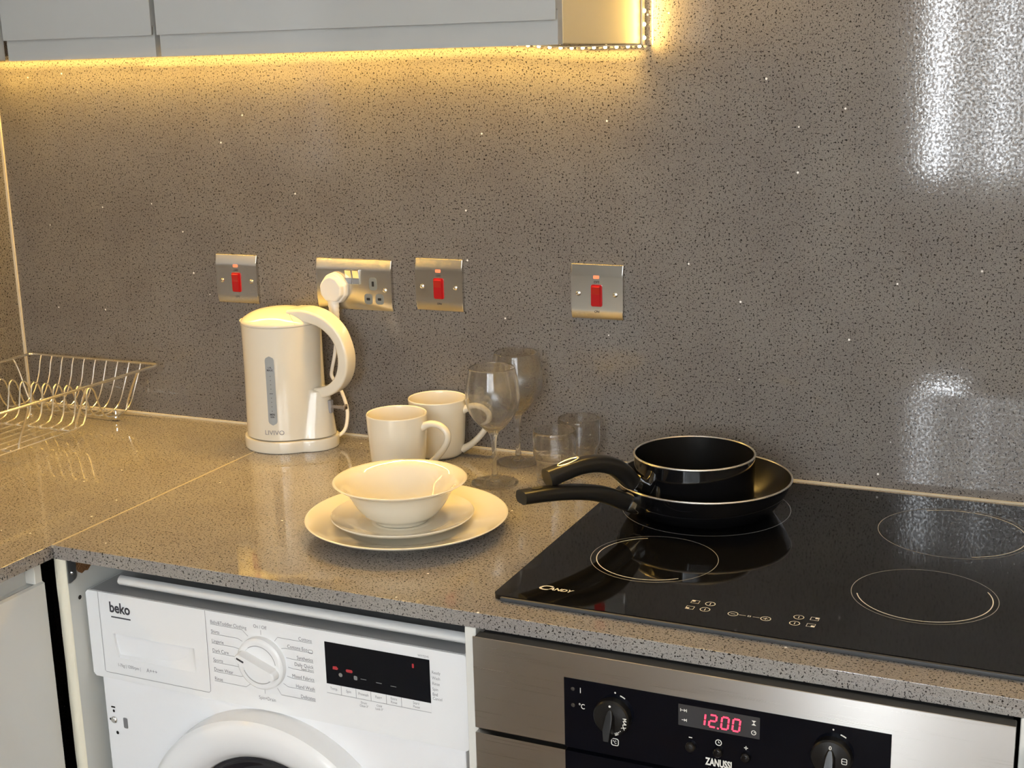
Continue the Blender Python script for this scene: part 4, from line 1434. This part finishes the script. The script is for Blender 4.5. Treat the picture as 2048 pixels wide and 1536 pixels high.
stroke(bm, circle2d(0.2950, -0.0757, 0.0033, 20), 0.0009, fg, True); stroke(bm, [(0.2950, -0.0740), (0.2950, -0.0757), (0.2966, -0.0757)], 0.0008, fg)
stroke(bm, [(0.3233, -0.0760), (0.3275, -0.0760)], 0.0011, fg); stroke(bm, [(0.3254, -0.0739), (0.3254, -0.0781)], 0.0011, fg)
fill(bm, circle2d(0.4175, -0.0362, 0.0010, 10), fg)
stroke(bm, ring2d(0.4170, -0.0655, 0.0262, 72, 58, 6), 0.0014, fg)
obj('logo', write(B(), 'ZANUSSI', 0.0120, 0.2955, -0.1045, fg, 'CENTER', 0.62, 0.00045), M_print, gp, smooth=False)
obj('lettering', write(B(), 'BUILT-IN', 0.0075, 0.2955, -0.1135, fg, 'CENTER', 0.80, 0.0002), M_print, gp, smooth=False)
obj('printed_symbols', bm, M_print, gp, smooth=False)
for u, v in ((0.1252, -0.0430), (0.1252, -0.0630)):
    bm = B()
    lathe(bm, [(0.0024, 0.0), (0.0020, 0.0007), (0, 0.0010)], 18, (u, -0.0020, OZ + v), MX)
    obj('indicator_lamp', bm, mat('unlit_lamp', (0.045, 0.04, 0.035), 0.3), gp)
for i, u in enumerate((0.2638, 0.2946, 0.3254)):
    bm = B()
    lathe(bm, [(0.0056, 0.0), (0.0053, 0.0040), (0.0040, 0.0056), (0, 0.0060)], 24, (u, -0.0020, OZ - 0.0865), MX)
    obj('clock_button', bm, M_bake if i == 0 else M_panout, ov, angle=50)

# gasket + cabinet right of the oven
bc = thing('base_cabinet', 'white base cabinet at the right edge beside the oven', 'cabinet', (1.55, -0.32, 0))
bm = B()
box(bm, -0.3060, -0.2900, -0.3000, 0.25, 0.10, ZW - T - 0.0005, 0.0008, 1)
box(bm, -0.2900, 0.30, -0.2800, 0.25, 0.0, ZW - T - 0.0005)
obj('carcass', bm, M_carc, bc, smooth=False)
bm = B()
box(bm, -0.2985, 0.30, -0.3210, -0.3005, 0.12, ZW - T - 0.030, 0.0015, 2)
obj('door', bm, M_carc, bc, smooth=False)

# left run base cabinet (faces right, across the corner)
lc = thing('base_cabinet', 'pale grey gloss base cabinet under the left worktop, facing the machine', 'cabinet', (-0.32, -1.2, 0))
bm = B()
box(bm, -0.30, 0.2550, -0.78, 0.5760, 0.0, ZW - T - 0.0005)
obj('carcass', bm, M_carcin, lc, smooth=False)
bm = B()
prof = [(0.2600, 0.10), (0.3000, 0.10), (0.3000, 0.8430), (0.2960, 0.8455), (0.2830, 0.8400), (0.2780, 0.8420), (0.2780, 0.8780), (0.2600, 0.8780)]
a = [bm.verts.new((x, -0.78, z)) for x, z in prof]
b = [bm.verts.new((x, 0.5765, z)) for x, z in prof]
bm.faces.new(a[::-1]); bm.faces.new(b)
for i in range(len(prof)):
    bm.faces.new((a[i], a[(i + 1) % len(prof)], b[(i + 1) % len(prof)], b[i]))
obj('door', bm, M_cablow, lc, smooth=False)
bm = box(B(), 0.2785, 0.2965, 0.5635, 0.5765, 0.8440, 0.8775, 0.0006, 1)
obj('pull_end_cap', bm, M_carc, lc, smooth=False)

# ------------------------------------------------------------------ dish rack
RX0, RX1, RZT, RZB = -0.600, -0.2935, 0.103, 0.0230
RY0, RY1 = -0.0200, -0.4900
dk = thing('dish_rack', 'empty chrome wire dish rack in the left corner of the worktop', 'dish rack', (-0.45, -0.25, ZW))
ro = Vector((-0.45, -0.25, 0))
def rk(p): return Vector(p) - ro
bm = B()
rimp = []
for cx, cy, a0 in ((-0.2970, RY0 - 0.010, 0), (RX0 + 0.014, RY0 - 0.010, 90), (RX0 + 0.014, RY1 + 0.014, 180), (-0.3160, RY1 + 0.014, 270)):
    for i in range(7):
        a = RAD(a0 + 15 * i)
        rr = 0.010
        rimp.append(rk((cx + rr * cos(a), cy + rr * sin(a), RZT)))
tube(bm, rimp, 0.0024, 10, True)
obj('rim', bm, M_wire, dk)
def uwire(x):
    """back side - floor - plate hump - floor - front side"""
    k = (x + 0.45) / 0.15
    xb = x - 0.006 * max(0, k)
    pts = [(x, RY0, RZT + 0.001), (x, RY0 - 0.006, 0.090), (xb, -0.0340, 0.0640), (xb, -0.0500, 0.0360), (xb, -0.0680, 0.0235), (xb, -0.0900, 0.0205), (xb, -0.1150, 0.0235), (xb, -0.1290, 0.0370), (xb, -0.1390, 0.0640), (xb, -0.1450, 0.0800),
           (xb, -0.1540, 0.0870), (xb, -0.1620, 0.0790), (xb, -0.1660, 0.0600), (xb, -0.1720, 0.0360), (xb, -0.1830, 0.0250), (xb, -0.2050, 0.0225), (xb, -0.2600, 0.0230), (xb, -0.3700, 0.0240), (xb, -0.4300, 0.0260), (xb, -0.4650, 0.0450), (xb, RY1 + 0.004, RZT)]
    return [rk(p) for p in catmull(pts, 5)]
for i in range(10):
    bm = B()
    tube(bm, uwire(-0.5687 + 0.02643 * i), 0.0016, 8)
    obj('rack_wire', bm, M_wire, dk)
for y in (-0.0620, -0.1950, -0.3300):
    bm = B()
    yt = y - 0.006
    pts = [(-0.2880 + 0.018 * yt / 0.47 - 0.002, yt, RZT), (-0.3050, yt, 0.090), (-0.3330, y, 0.040), (-0.3400, y, 0.0215), (-0.3550, y, 0.0170), (-0.45, y, 0.0165), (-0.5600, y, 0.0170), (-0.5720, y, 0.0260), (-0.5900, y, 0.0800), (RX0 + 0.004, yt, RZT)]
    tube(bm, [rk(p) for p in catmull(pts, 6)], 0.0020, 8)
    obj('cross_wire', bm, M_wire, dk)
for x, y in ((-0.3640, -0.0620), (-0.5800, -0.0520), (-0.3640, -0.4200), (-0.5800, -0.4200)):
    bm = B()
    t = bmesh.new()
    bmesh.ops.create_uvsphere(t, u_segments=20, v_segments=12, radius=0.0068)
    for v in t.verts: v.co += rk((x, y, 0.0070))
    merge(bm, t)
    lathe(bm, [(0.0030, 0.0), (0.0030, 0.0080), (0, 0.0080)], 10, rk((x, y, 0.0110)))
    obj('foot', bm, M_chrome, dk)

# ------------------------------------------------------------------ camera
cam = bpy.data.cameras.new('camera')
co = bpy.data.objects.new('camera', cam)
link(co)
co.location = (1.2983, -1.9325, 1.5281)
co.rotation_euler = (RAD(76.43091), RAD(1.43089), RAD(24.29185))
cam.sensor_width = 36.0
cam.lens = 2680.8343 / 2048 * 36.0
cam.clip_start = 0.02
cam.clip_end = 50
S.cycles.transparent_max_bounces = 32
S.cycles.max_bounces = 20
S.cycles.transmission_bounces = 16
S.cycles.glossy_bounces = 8
S.camera = co
S.view_settings.view_transform = 'Standard'
S.view_settings.look = 'None'
S.view_settings.gamma = 1.0
S.view_settings.exposure = 0.0
S.view_settings.use_curve_mapping = False
